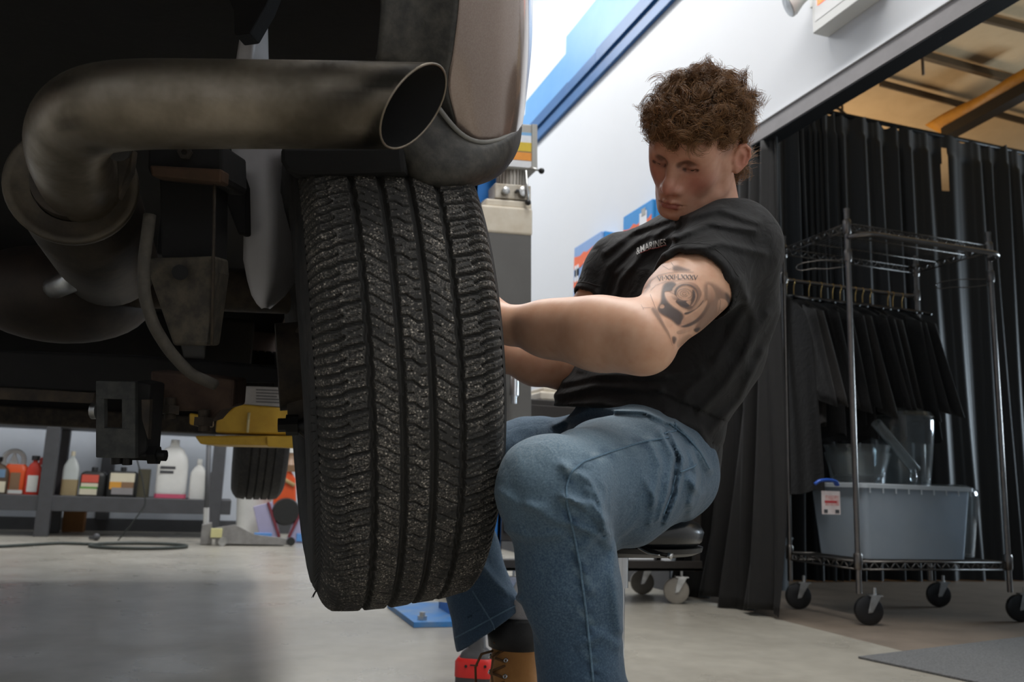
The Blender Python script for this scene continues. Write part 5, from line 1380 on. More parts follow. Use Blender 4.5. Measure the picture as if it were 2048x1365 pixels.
# arm: face with a slanted end, ledge and pad
ya = 2.95
pp = lambda x, y: ony(x, y, ya)
MB().prism([pp(476, 808), pp(640, 822), pp(640, 872), pp(430, 866), pp(432, 842)], V(.32, 1, 0), .14).build('arm', M_yellow, lift, bevel=.006)
MB().prism([ony(388, 872, ya - .02), ony(660, 872, ya - .02), ony(660, 894, ya - .02), ony(400, 889, ya - .02)], V(.32, 1, 0), .17).build('arm_ledge', M_yellow, lift, bevel=.006)
MB().prism([ony(532, 872, ya - .03), ony(640, 876, ya - .03), ony(640, 900, ya - .03), ony(534, 894, ya - .03)], V(.32, 1, 0), .04).build('arm_stop', M_yellow, lift, bevel=.005)
MB().box((pp(600, 850) + V(.42, .30, .02)), (1.0, .12, .10), math.atan2(.55, .8)).build('arm_outer_tube', M_yellow, lift, bevel=.006)
MB().prism([ony(378, 826, ya), ony(412, 832, ya), ony(412, 852, ya), ony(378, 850, ya)], V(.32, 1, 0), .08).build('arm_pad', M_yellow, lift, bevel=.006)
MB().cyl(ony(498, 826, ya - .012), ony(495, 866, ya - .012), .0045, 8).build('arm_weld_strip', mat('bare_weld', srgb(222, 208, 160), .4, noise=(40, .4, srgb(200, 180, 120))), lift, smooth=True)
lb_ = MB().prism([ony(464, 772, ya), ony(575, 776, ya), ony(576, 815, ya), ony(462, 807, ya)], V(.32, 1, 0), .02).build('warning_label', mat('dirty_white_label', srgb(176, 172, 168), .6, noise=(22, .5, srgb(140, 136, 132)), bump=(90, .1)), lift)
tl = MB()
for k in range(5):
    y0 = 779 + k * 6
    tl.prism([ony(512, y0, ya - .001), ony(566 - 6 * (k % 3), y0 + 2, ya - .001), ony(566 - 6 * (k % 3), y0 + 4, ya - .001), ony(512, y0 + 2, ya - .001)], V(0, -1, 0), .001)
tag(tl.build('print_line', M_darkgrey, lb_), kind='stuff')
# power unit hung on the front of the post
yp = 3.36
q = lambda x, y, dy=0: ony(x, y, yp + dy)
def slab(name, x0, y0, x1, y1, dy, t, m, par=lift, **k):
    return MB().prism([q(x0, y0, dy), q(x1, y0 + (x1 - x0) * .08, dy), q(x1, y1 + (x1 - x0) * .08, dy), q(x0, y1, dy)], V(0, 1, 0), t).build(name, m, par, **k)
cb_ = slab('control_box', 1004, 244, 1075, 335, -.02, .12, mat('control_box_grey', srgb(172, 170, 164), .5, noise=(18, .3, srgb(146, 144, 138))), bevel=.006)
for k, (y0, y1, c) in enumerate(((262, 268, (120, 176, 222)), (268, 282, (226, 230, 236)), (282, 300, (216, 186, 50)), (302, 318, (232, 150, 52)), (319, 332, (222, 224, 228)))):
    slab('label_stripe', 1012, y0, 1063, y1, -.022 - .0004 * k, .0015, mat('label_%d' % k, srgb(*c), .5, noise=(60, .25, srgb(*[int(v * .86) for v in c]))), par=cb_)
for x0, x1, y0, y1 in ((1004, 1012, 244, 335), (1064, 1075, 248, 340)):
    slab('cover_frame', x0, y0, x1, y1, -.028, .012, M_greyplast, par=cb_, bevel=.002)
mc = q(1022, 360, .06)
mo = MB(); mo.lathe([(.055, 0), (.058, .01), (.058, .17), (.05, .18)], mc + V(0, 0, -.085), (0, 0, 1), 28); mo.build('motor', mat('motor_grey', srgb(196, 192, 184), .45, .3, noise=(14, .5, srgb(160, 150, 138))), lift, smooth='auto')
fi = MB()
for k in range(14):
    a = math.pi * (1.02 + .96 * k / 13); d = V(math.cos(a), math.sin(a), 0)
    fi.box(mc + d * .062 + V(0, 0, .0), (.014, .004, .13), a)
fi.build('cooling_fin', mat('fin_grey', srgb(186, 182, 176), .45, .3, noise=(14, .5, srgb(150, 142, 132))), lift)
slab('valve_block', 990, 366, 1062, 396, -.01, .10, mat('valve_block_alloy', srgb(190, 184, 172), .4, .5, noise=(22, .6, srgb(142, 126, 104))), bevel=.004)
for x, y, r in ((1010, 384, .017), (1046, 386, .024), (1032, 384, .007)): MB().lathe([(r, 0), (r, .02), (r * .5, .024), (0, .024)], q(x, y, -.012), (0, -1, 0), 14).build('valve_plug', M_darkgrey if r < .01 else M_steel, lift, smooth='auto')
slab('oil_cap_block', 972, 396, 1064, 412, -.02, .14, M_cream, bevel=.008)
slab('oil_tank', 962, 408, 1066, 464, -.04, .19, M_cream, bevel=.012, seg=3)
slab('tank_cover', 976, 462, 1063, 858, -.035, .18, mat('grey_cover_steel', srgb(98, 97, 95), .5, .2, noise=(5, .4, srgb(84, 82, 80)), bump=(40, .05)), bevel=.004)
for x, y, x2, y2 in ((1060, 336, 1083, 342), (1052, 342, 1056, 405)):
    MB().cyl(q(x, y, -.04), q(x2, y2, -.05), .006, 8).build('lever', M_steel, lift, smooth=True)
    MB().ball(q(x2, y2, -.05), .0135, 14, 9).build('lever_knob', M_black, lift, smooth=True)
MB().cyl(q(1029, 735, -.12), q(1028, 792, -.12), .020, 16).cyl(q(1028, 792, -.12), q(1028, 808, -.12), .012, 12).build('release_rod', M_chrome, lift, smooth='auto')
MB().tube(resample([q(985, 405, .02), q(972, 400, .04), q(958, 420, .08), q(950, 470, .12)], 16), .012, 10).build('hydraulic_hose', M_black, lift, smooth=True)
# ------------------------------------------------------------------ bench along the back wall and what stands on its shelf
YB = 8.30
bench = thing('workbench', (-1.2, 8.55, 0), 'long dark grey steel bench with a lower shelf of bottles along the back wall', 'workbench')
MB().bb(-4.2, .16, YB, YB + .62, .93, .99).build('worktop', M_darkgrey, bench, bevel=.006)
MB().bb(-4.2, .16, YB, YB + .04, .215, .345).bb(-4.2, .16, YB + .04, YB + .6, .325, .345).build('shelf', M_darkgrey, bench, bevel=.005)
for x in (-3.9, -1.36, .02):
    for y in (YB - .012, YB + .52): MB().bb(x - .055, x + .055, y, y + .09, 0, .93).build('leg', M_darkgrey, bench, bevel=.006)
ZS = .345
def jug(name, px0, px1, ytop, y, m, label, cat, cap=None, capm=None, prof=None, depth=.62, group=None, liquid=None, sticker=(), handle=False):
    A = ony((px0 + px1) / 2, 985, y); d = (A - CAMP) @ CF
    w = (px1 - px0) / FPX * d; x = ony(px0, 985, y)[0] + w / 2
    zt = ony(px0, ytop, y)[2] - ony(px0, 986, y)[2]
    c = V(x, y, ZS); t = thing(name, c, label, cat, group)
    prof = prof or [(.96, 0), (1, .03), (1, .62), (.92, .74), (.55, .88), (.30, .93), (.30, 1)]
    P = []
    for r, h in prof:
        row = []
        for k in range(28):
            a = 2 * math.pi * k / 28; ca, sa = math.cos(a), math.sin(a); e = .45
            row.append(c + V(r * w / 2 * np.sign(ca) * abs(ca) ** e, r * w / 2 * depth * np.sign(sa) * abs(sa) ** e, h * zt))
        P.append(row)
    P = [[c + V(0, 0, .0)] * 28] + P + [[c + V(0, 0, zt)] * 28]
    MB().grid(P, closeu=True).build('body', m, t, smooth='auto')
    if cap: MB().lathe([(w * cap, 0), (w * cap, .035), (w * cap * .9, .04), (0, .04)], c + V(0, 0, zt - .004), (0, 0, 1), 16).build('cap', capm or M_black, t, smooth='auto')
    yf = y - w / 2 * depth - .002
    for k, (u0, u1, h0, h1, sm) in enumerate(sticker):
        MB().bb(x - w / 2 + u0 * w, x - w / 2 + u1 * w, yf - .0008 * (k + 1), yf, ZS + h0 * zt, ZS + h1 * zt).build('label', sm, t)
    if liquid:
        P = [[c + V(1.012 * w / 2 * np.sign(math.cos(a)) * abs(math.cos(a)) ** .45, 1.012 * w / 2 * depth * np.sign(math.sin(a)) * abs(math.sin(a)) ** .45, h) for a in np.linspace(0, 2 * math.pi, 28, endpoint=False)] for h in (.003, liquid[0] * zt)]
        MB().grid(P, closeu=True).build('liquid', liquid[1], t, smooth=True)
    if handle:
        MB().tube(resample([c + V(-w * .42, 0, zt * .62), c + V(-w * .46, 0, zt * .86), c + V(-w * .2, 0, zt * 1.0), c + V(w * .2, 0, zt * 1.0), c + V(w * .44, 0, zt * .86), c + V(w * .42, 0, zt * .62)], 20), w * .11, 10).build('handle', m, t, smooth=True)
    return t
P_ = lambda n, c, r=.4: mat(n, srgb(*c), r, noise=(8, .25, srgb(*[int(v * .86) for v in c])))
W_ = P_('white_jug_plastic', (226, 226, 222)); RD = P_('red_jug_plastic', (206, 54, 36)); BK = P_('black_jug_plastic', (34, 35, 34)); OR = P_('orange_jug_plastic', (232, 92, 40))
GR = P_('green_label', (96, 160, 70)); CR_ = P_('cream_label', (222, 214, 190)); YE = P_('amber_label', (222, 160, 66)); RL = P_('red_label', (214, 92, 76)); BR = P_('brown_label', (140, 110, 84)); CL = P_('clear_jug', (196, 202, 200), .25); TN = P_('tan_fluid', (160, 142, 106)); PK = P_('pink_fluid', (206, 92, 118)); GY = P_('grey_bottle', (150, 146, 146))
B0 = YB + .16
jug('oil_jug', -46, 8, 920, B0, P_('brown_bottle', (92, 76, 62)), 'dark brown bottle with pale label, at the edge of the photo on the bench shelf', 'bottle', .2, None, sticker=((.2, .95, .05, .38, CR_), (.3, .9, .5, .75, P_('blue_label', (110, 140, 170)))))
jug('oil_jug', 2, 46, 926, B0 + .05, OR, 'orange and white jug with ring handle beside the brown bottle on shelf', 'jug', None, prof=[(.96, 0), (1, .04), (1, .78), (.9, .9), (.7, 1)], sticker=((.25, .9, .02, .14, W_), (.35, .75, .15, .72, BR)))
jug('antifreeze_jug', -4, 38, 900, B0 + .26, W_, 'white jug with hooped handle behind the orange jug on the bench shelf', 'jug', None, handle=True, prof=[(.96, 0), (1, .03), (1, .58), (.8, .66), (.4, .7)])
jug('red_bottle', 47, 76, 916, B0, RD, 'red oil bottle with black cap and white label on the bench shelf', 'bottle', .26, M_black, sticker=((.2, .85, .08, .55, W_),))
jug('red_bottle', 70, 102, 912, B0 + .14, RD, 'plain red jug behind the black-capped red bottle against the bench leg', 'jug', None, sticker=((.1, .7, .55, .8, W_),), prof=[(.96, 0), (1, .03), (1, .8), (.9, .92), (.8, 1)])
jug('fluid_bottle', 121, 151, 905, B0, CL, 'tall clear bottle half full of tan fluid just past the bench leg', 'bottle', .14, CR_, liquid=(.40, TN))
jug('oil_box', 158, 206, 936, B0 + .02, BK, 'squat black jug with red, green and white label on the bench shelf', 'jug', .12, None, prof=[(.98, 0), (1, .03), (1, .8), (.92, .92), (.7, 1)], sticker=((.08, .72, .55, .86, RL), (.08, .72, .38, .52, CR_), (.06, .70, .30, .38, GR), (.05, .70, .06, .30, CR_)))
jug('oil_box', 212, 268, 934, B0 + .02, BK, 'wider black jug with cream and amber picture label under the hanging bracket', 'jug', .10, None, prof=[(.98, 0), (1, .03), (1, .85), (.92, .95), (.8, 1)], sticker=((.12, .92, .58, .92, CR_), (.12, .55, .3, .58, YE), (.2, .9, .1, .36, GY), (.5, .9, .36, .58, BR)))
jug('washer_jug', 309, 368, 876, B0, W_, 'large white round-bottomed jug with pink fluid at its base on shelf', 'jug', .14, W_, prof=[(.8, 0), (.94, .05), (1, .14), (1, .6), (.92, .74), (.6, .9), (.3, .95), (.3, 1)], liquid=(.08, PK), sticker=((.12, .6, .53, .58, M_darkgrey), (.12, .55, .45, .50, M_darkgrey)))
jug('white_bottle', 377, 409, 914, B0, W_, 'plain white slope-shouldered bottle beside the chrome jack handle', 'bottle', .16, W_)
jug('white_bottle', 414, 432, 926, B0 + .12, GY, 'narrow grey bottle between the jack handle and the last bench leg', 'bottle', .2, GY)
jug('tan_box', 272, 296, 930, B0 + .2, P_('olive_box', (110, 106, 88)), 'olive grey carton at the back of the shelf beside the black picture jug', 'box', None, prof=[(1, 0), (1, 1)])
# pale panel behind the shelf, pipes on it
MB_ = MB().bb(-1.05, -.93, 9.12, 9.18, .1, 1.4); tag(MB_.build('wall_pipe', M_darkgrey, bevel=.01), 'dark square conduit on the pale back wall behind the tan-fluid bottle', 'pipe')
tag(MB().bb(-1.30, -1.12, 8.95, 9.1, 0, .21).build('cardboard_box', mat('cardboard', srgb(150, 104, 62), .8, noise=(12, .4, srgb(120, 82, 48)), bump=(60, .1)), bevel=.004), 'small brown carton on the floor behind the bench leg', 'box')
# white bin and the orange machine
bn = thing('waste_bin', (.33, 8.25, 0), 'white floor bin standing behind the floor jack', 'bin')
c = onz(488, 1075); c = V(.36, 8.25, 0)
MB().lathe([(.0, .006), (.125, .006), (.125, 0), (.135, .0), (.165, .50), (.17, .52), (.16, .52), (.128, .02), (0, .02)], c, (0, 0, 1), 28, caps=False).build('bin_body', W_, bn, smooth='auto')
MB().lathe([(.162, .49), (.174, .49), (.174, .525), (.162, .525)], c, (0, 0, 1), 28, caps=False).build('rim', W_, bn, smooth='auto')
om = thing('orange_machine', (.80, 8.0, 0), 'small orange wheeled machine with blue-white side boards beside the tire', 'machine')
o0 = ony(566, 1085, 7.95); ox = o0[0]
MB().prism([V(ox - .10, 7.95, .22), V(ox + .10, 7.95, .22), V(ox + .07, 7.95, .56), V(ox - .0, 7.95, .66), V(ox - .12, 7.95, .60)], V(0, 1, 0), .16).build('body', OR, om, bevel=.02, seg=3)
MB().lathe([(.05, 0), (.11, .0), (.12, .02), (.12, .06), (.11, .08), (.05, .08)], V(ox + .0, 7.94, .27), (0, -1, 0), 28).build('drive_wheel', BK, om, smooth='auto')
for s, x in ((-1, ox - .15), (1, ox + .15)):
    MB().box((x, 7.9, .16), (.16, .03, .34), R=np.array([[1, 0, s * .30], [0, 1, 0], [-s * .30, 0, 1]])).build('side_board', P_('pale_violet_board', (170, 166, 196)), om, bevel=.004)
    MB().box((x + s * .03, 7.885, .05), (.15, .03, .07)).build('blue_foot', P_('sky_blue', (96, 150, 214)), om, bevel=.004)
    MB().box((x - s * .05, 7.88, .20), (.022, .03, .30), R=np.array([[1, 0, s * .4], [0, 1, 0], [-s * .4, 0, 1]])).build('red_strut', P_('maroon', (120, 50, 60)), om, bevel=.003)
MB().lathe([(.075, 0), (.085, .06), (.06, .10), (.045, .12), (.045, .17), (.04, .175)], V(ox + .02, 8.0, .62), (0, 0, 1), 20).build('tank', BR, om, smooth='auto')
MB().lathe([(.05, 0), (.05, .05), (.044, .056), (0, .056)], V(ox + .02, 8.0, .79), (0, 0, 1), 18).build('tank_cap', W_, om, smooth='auto')
MB().tube([V(ox - .14, 7.93, .66), V(ox - .05, 7.93, .56), V(ox + .06, 7.93, .50)], .018, 8).build('strap', P_('tan_strap', (190, 160, 110)), om, smooth=True)
# floor jack with upright chrome handle
fj = thing('floor_jack', (.25, 7.6, 0), 'grey floor jack with upright chrome-tipped handle in front of the bench', 'floor jack')
M_jack = mat('jack_grey', srgb(150, 148, 146), .4, .3, noise=(14, .5, srgb(110, 108, 106)))
j = lambda x, y, dy=0: ony(x, y, 7.6 + dy)
for dy in (-.10, .10):
    MB().prism([j(430, 1088, dy), j(432, 1056, dy), j(470, 1050, dy), j(510, 1070, dy), j(560, 1076, dy), j(578, 1080, dy), j(576, 1091, dy)], V(0, 1, 0), .012).build('side_plate', M_jack, fj, bevel=.002)
MB().prism([j(436, 1070, -.08), j(500, 1072, -.08), j(570, 1082, -.08), j(570, 1086, -.08), j(436, 1082, -.08)], V(0, 1, 0), .16).build('lift_arm', M_jack, fj, bevel=.003)
for x in (445, 582):
    for dy in (-.13, .115): MB().lathe([(.035, 0), (.035, .03)], j(x, 1084, dy), (0, 1, 0), 18).build('caster' if x < 500 else 'front_wheel', M_steel if x < 500 else BK, fj, smooth='auto')
MB().bb(*(j(421, 1072, -.12)[0], j(444, 1072, -.12)[0]), 7.47, 7.52, j(430, 1074)[2], j(430, 1056)[2]).build('yellow_sticker', P_('yellow_sticker', (212, 206, 150)), fj, bevel=.003)
MB().cyl(j(411, 1078), j(418, 884), .020, 12).build('handle', M_darkgrey, fj, smooth=True)
for (xa, y1, y2) in ((412, 1016, 1050), (417, 873, 890)): MB().cyl(j(xa, y2, -.002), j(xa + 1, y1, -.002), .0245, 14).build('handle_sleeve', mat('polished_sleeve', srgb(220, 220, 218), .25, .6, noise=(20, .2, srgb(190, 190, 188))), fj, smooth='auto')
MB().prism([j(400, 1090, -.06), j(424, 1090, -.06), j(424, 1046, -.06), j(404, 1050, -.06)], V(0, 1, 0), .12).build('handle_socket', M_jack, fj, bevel=.004)
# hose on the floor
hc = onz(278, 1096); R0 = (onz(378, 1096)[0] - onz(178, 1096)[0]) / 2
pts = [onz(-160, 1100) + V(0, 0, .012), onz(0, 1097) + V(0, 0, .012), onz(120, 1090) + V(0, 0, .012)]
loop = [V(hc[0] + R0 * math.cos(a), hc[1] + R0 * .72 * math.sin(a), .012 + .004 * k / 40) for k, a in enumerate(np.linspace(2.6, 2.6 + 4 * math.pi, 44))]
hose = thing('air_hose', (hc[0], hc[1], 0), 'dark green hose looped in an oval on the concrete in front of the bench', 'hose')
MB().tube(resample(pts + loop, 150), .0115, 8).build('hose_line', mat('hose_rubber', srgb(52, 58, 54), .55, noise=(20, .3, srgb(70, 74, 70)), bump=(90, .2)), hose, smooth=True)
nz_ = onz(192, 1082)
MB().cyl(nz_ + V(-.06, .1, .015), nz_ + V(0, 0, .02), .012, 10).ball(nz_ + V(.0, 0, .03), .03, 12, 8).build('coupling', M_darkgrey, hose, smooth=True)
tag(MB().tube(resample([ony(270, 905, 7.9), ony(285, 960, 7.9), ony(292, 1010, 7.9), ony(262, 1050, 7.9), V(*onz(236, 1082))], 40), .006, 6).build('hanging_cable', mat('dark_cord', srgb(40, 44, 42), .6, noise=(20, .3, srgb(54, 58, 54)), bump=(60, .1)), smooth=True), 'thin dark cable dropping from the truck to the floor near the hose loop', 'cable')

# ------------------------------------------------------------------ stool
st = at(1315, 1062, 1.50)
sx, sy = .685, 1.40
stool = thing('mechanic_stool', (sx, sy, 0), 'black padded stool with chrome gas post and tool tray under the seated man', 'stool')
zt = at(1310, 1040, 1.48)[2]
M_vinyl = mat('black_vinyl', srgb(20, 22, 25), .28, noise=(30, .3, srgb(30, 32, 35)), bump=(200, .1), coat=.2)
R1 = .150
MB().lathe([(0, .052), (.10, .054), (R1 - .03, .050), (R1 - .008, .040), (R1, .026), (R1 - .004, .010), (R1 - .016, 0), (0, 0)], (sx, sy, zt - .045), (0, 0, 1), 48, caps=False).build('seat_pad', M_vinyl, stool, smooth=True)
MB().lathe([(R1 - .018, -.012), (R1 - .004, -.006), (R1 - .002, .002), (0, .002)], (sx, sy, zt - .046), (0, 0, 1), 48).build('seat_pan', M_black, stool, smooth='auto')
pc = at(1233, 1120, 1.40); pcx, pcy = sx - .045, sy - .04
ps = V(ony(1236, 1120, sy)[0], sy, 0)
MB().cyl((ps[0], sy, .10), (ps[0], sy, zt - .05), .013, 20).build('gas_post', M_chrome, stool, smooth='auto')
MB().cyl((ps[0], sy, zt - .12), (ps[0], sy, zt - .05), .0185, 20).build('post_sleeve', M_chrome, stool, smooth='auto')
MB().bb(ps[0] - .06, sx + .08, sy - .07, sy + .07, zt - .064, zt - .056).build('seat_bracket', M_blacksteel, stool, bevel=.003)
lv = lambda x, y: at(x, y, 1.33)
MB().tube(resample([at(1262, 1088, 1.36), at(1282, 1094, 1.34), at(1302, 1103, 1.32), at(1322, 1109, 1.31), at(1342, 1113, 1.31)], 20), .0032, 8).build('height_lever', M_blacksteel, stool, smooth=True)
MB().tube([at(1334, 1111, 1.31), at(1344, 1114, 1.31)], [.004, .0052], 10).build('lever_tip', M_steel, stool, smooth=True)
MB().tube(resample([at(1276, 1096, 1.335), at(1296, 1108, 1.32), at(1320, 1111, 1.31)], 12), .0018, 6).build('lever_wire', M_steel, stool, smooth=True)
# tray and casters
tz = .28
for a in range(5):
    w = 2 * math.pi * a / 5 + .3; d = V(math.cos(w), math.sin(w), 0)
    MB().box(V(ps[0], sy, .10) + d * .11, (.22, .035, .025), w).build('base_arm', M_blacksteel, stool, bevel=.004)
    c = V(ps[0], sy, 0) + d * .21
    MB().lathe([(.012, 0), (.025, .002), (.025, .02), (.012, .022)], c + V(0, 0, .025) - .011 * V(-d[1], d[0], 0), V(-d[1], d[0], 0), 18).cyl(c + V(0, 0, .03), c + V(0, 0, .1), .007, 8).build('caster', M_black, stool, smooth='auto')
tp = at(1250, 1258, 1.30)
MB().box((tp[0], tp[1] + .07, (.10 + tp[2]) / 2), (.006, .16, tp[2] - .10), R_(-20)).bb(tp[0] - .20, tp[0], tp[1] - .10, tp[1] + .10, .10, .108).build('tool_tray', M_black, stool, bevel=.004)

# ------------------------------------------------------------------ cordless impact wrench standing on its battery
wp = onz(950, 1392)
wr = thing('impact_wrench', wp, 'red and grey cordless impact wrench standing on its battery beside tan boot', 'wrench')
M_tool = mat('tool_grey_rubber', srgb(66, 66, 68), .55, noise=(30, .3, srgb(80, 80, 82)), bump=(90, .2)); M_toolred = mat('tool_red', srgb(206, 42, 38), .4, noise=(10, .25, srgb(180, 32, 30)))
wx, wy = wp[0], wp[1]; rz = R_(-25)
def rb(c, s, **k): return MB().box(V(wx, wy, 0) + V(*c), s, rz)
def flat_loft(rows, name, m, par, **k):
    P = []
    for cx_, cy_, z, hx, hy in rows:
        row = []
        for a in np.linspace(0, 2 * math.pi, 24, endpoint=False):
            ca, sa = math.cos(a), math.sin(a); X = hx * np.sign(ca) * abs(ca) ** .5; Y = hy * np.sign(sa) * abs(sa) ** .5
            c_, s_ = math.cos(rz), math.sin(rz); X += cx_; Y += cy_
            row.append(V(wx + X * c_ - Y * s_, wy + X * s_ + Y * c_, z))
        P.append(row)
    P = [[sum(P[0]) / 24] * 24] + P + [[sum(P[-1]) / 24] * 24]
    return MB().grid(P, closeu=True).build(name, m, par, smooth='auto', **k)
flat_loft([(0, 0, .0, .050, .036), (0, 0, .004, .054, .040), (0, 0, .052, .054, .040)], 'battery', M_tool, wr)
flat_loft([(0, 0, .052, .056, .042), (0, 0, .090, .056, .042), (0, 0, .100, .048, .036)], 'battery_top', M_toolred, wr)
flat_loft([(0, 0, .098, .046, .034), (0, 0, .112, .040, .030), (0, 0, .125, .024, .020), (-.004, 0, .20, .021, .018), (-.008, 0, .235, .024, .020)], 'grip', M_tool, wr)
flat_loft([(-.02, 0, .225, .050, .026), (-.02, 0, .245, .064, .033), (-.02, 0, .285, .064, .033), (-.02, 0, .30, .050, .026)], 'motor_housing', M_toolred, wr)
MB().lathe([(.028, 0), (.026, .03), (.018, .055), (.010, .06), (.008, .08), (0, .08)], V(wx, wy, .265) + V(-math.cos(rz), -math.sin(rz), 0) * .08, V(-math.cos(rz), -math.sin(rz), 0), 20).build('anvil', M_steel, wr, smooth='auto')
for x, z, r in ((-.022, .082, .004), (.030, .084, .004)):
    MB().lathe([(r, 0), (r, .001), (0, .001)], V(wx, wy, z) + V(math.cos(rz) * x + math.sin(rz) * .042, math.sin(rz) * x - math.cos(rz) * .042, 0), V(math.sin(rz), -math.cos(rz), 0), 10).build('screw', M_black, wr)
rb((math.sin(rz) * .042, -math.cos(rz) * .042, .086), (.022, .002, .003)).build('vent_slot', M_black, wr)

# ------------------------------------------------------------------ rolling tool cart behind the stool
cart = thing('tool_cart', (1.9, 4.15, 0), 'dark rolling tool cart on grey caster behind the stool and black drape', 'cart')
YC = 3.93
MB().bb(1.28, 2.40, YC, YC + .45, .30, .99).build('cabinet', mat('cart_dark', srgb(52, 48, 45), .45, .2, noise=(8, .4, srgb(40, 37, 35))), cart, bevel=.006)
for k in range(3): MB().bb(1.32, 2.36, YC - .012, YC, .34 + .215 * k, .53 + .215 * k).build('drawer', _M['cart_dark'], cart, bevel=.004)
MB().bb(1.28, 2.40, YC - .01, YC + .45, .165, .182).bb(1.28, 2.40, YC - .01, YC, .165, .215).build('bottom_shelf', _M['cart_dark'], cart, bevel=.003)
for x in (1.30, 2.38):
    for y in (YC + .02, YC + .43): MB().bb(x - .015, x + .015, y - .015, y + .015, .16, .32).build('post', _M['cart_dark'], cart)
M_gwheel = mat('grey_caster_rubber', srgb(140, 134, 124), .5, noise=(20, .4, srgb(112, 106, 98)), bump=(60, .1))
def caster(par, c, r, w, ax, mw, mf, z_top):
    ax = nrm(ax); d = nrm(np.cross((0, 0, 1), ax))
    o = MB().lathe([(r * .35, -w / 2), (r * .8, -w / 2 - .001), (r * .97, -w / 2 + .003), (r, -w / 4), (r, w / 4), (r * .97, w / 2 - .003), (r * .8, w / 2 + .001), (r * .35, w / 2)], c, ax, 32).build('caster', mw, par, smooth='auto')
    f = MB()
    top = c + d * r * .45; top[2] = c[2] + r * 1.0
    for s in (-1, 1):
        e = ax * s * (w / 2 + .004)
        a0 = c + e - d * r * .16 - V(0, 0, r * .16); a1 = c + e + d * r * .16 - V(0, 0, r * .1); b0 = top + e - d * r * .34; b1 = top + e + d * r * .34
        f.prism([a0, a1, b1, b0], ax * s, .003)
    f.box(top + V(0, 0, .003), (r * 1.0, w + .014, .006), math.atan2(d[1], d[0]))
    f.cyl(c - ax * (w / 2 + .009), c + ax * (w / 2 + .009), r * .12, 10)
    f.build('fork', mf, o, bevel=.001)
    MB().cyl(top, V(top[0], top[1], z_top), .0075, 12).build('stem', mf, o, smooth='auto')
    return o
for x in (1.36, 2.27):
    for y in (YC + .03, YC + .40): caster(cart, V(x, y, .065), .065, .028, (-.35, -.94, 0), M_gwheel, M_steel, .165)
cb = thing('cream_box', (1.62, YC + .2, .99), 'cream plastic box lying on the dark tool cart behind his lap', 'box')
MB().bb(1.50, 1.80, YC + .03, YC + .3, .99, 1.035).build('tray', M_cream, cb, bevel=.01)
MB().bb(1.52, 1.78, YC + .05, YC + .28, 1.035, 1.06).build('lid', M_cream, cb, bevel=.008)
mt = MB().prism([onz(1716, 1318), onz(2060, 1276), onz(2300, 1270), onz(2300, 1420), onz(2060, 1392)], (0, 0, 1), .008)
tag(mt.build('floor_mat', mat('grey_carpet_mat', srgb(78, 78, 78), .95, noise=(160, .8, srgb(110, 110, 110)), bump=(300, .8, .004)), bevel=.002), 'dark grey carpet mat on the floor in front of the wire rack', 'mat')
# ------------------------------------------------------------------ wire shelving rack on casters
RX0, RX1, RY0, RY1 = 2.80, 3.70, 3.25, 3.745
ZT, ZBOT = 1.88, .275
rack = thing('wire_rack', ((RX0 + RX1) / 2, (RY0 + RY1) / 2, 0), 'dark chrome wire rack on casters holding a bin and black garments', 'rack')
M_rack = mat('dark_chrome', srgb(128, 123, 119), .28, .95, noise=(14, .3, srgb(70, 67, 65)), bump=(40, .02))
M_wire = mat('dark_wire', srgb(96, 93, 90), .32, .8, noise=(14, .3, srgb(46, 45, 44)), bump=(40, .02))
corners = [(RX0, RY0), (RX1, RY0), (RX0, RY1), (RX1, RY1)]
for x, y in corners:
    zt = 1.945 if y == RY0 else 1.94
    o = MB().cyl((x, y, .135), (x, y, zt), .0128, 20).build('post', M_rack, rack, smooth='auto')
    for z in (ZT - .02, ZBOT): MB().lathe([(.0150, -.035), (.0185, -.03), (.0205, .03), (.0165, .038)], (x, y, z), (0, 0, 1), 18).build('collar', M_rack, o, smooth='auto')
    MB().lathe([(.0150, -.03), (.0180, -.02), (.0190, .022), (.0160, .03)], (x, y, ZT - .165), (0, 0, 1), 18).build('collar', M_rack, o, smooth='auto')
    MB().lathe([(.0145, 0), (.0145, .012), (0, .016)], (x, y, zt - .004), (0, 0, 1), 16).build('post_cap', M_rack, o, smooth='auto')
    caster(rack, V(x + .032, y - .020, .064), .064, .03, (-.35, -.94, 0), mat('black_caster_rubber', srgb(20, 20, 22), .35, noise=(20, .3, srgb(32, 32, 34)), bump=(60, .1)), M_steel, .165)
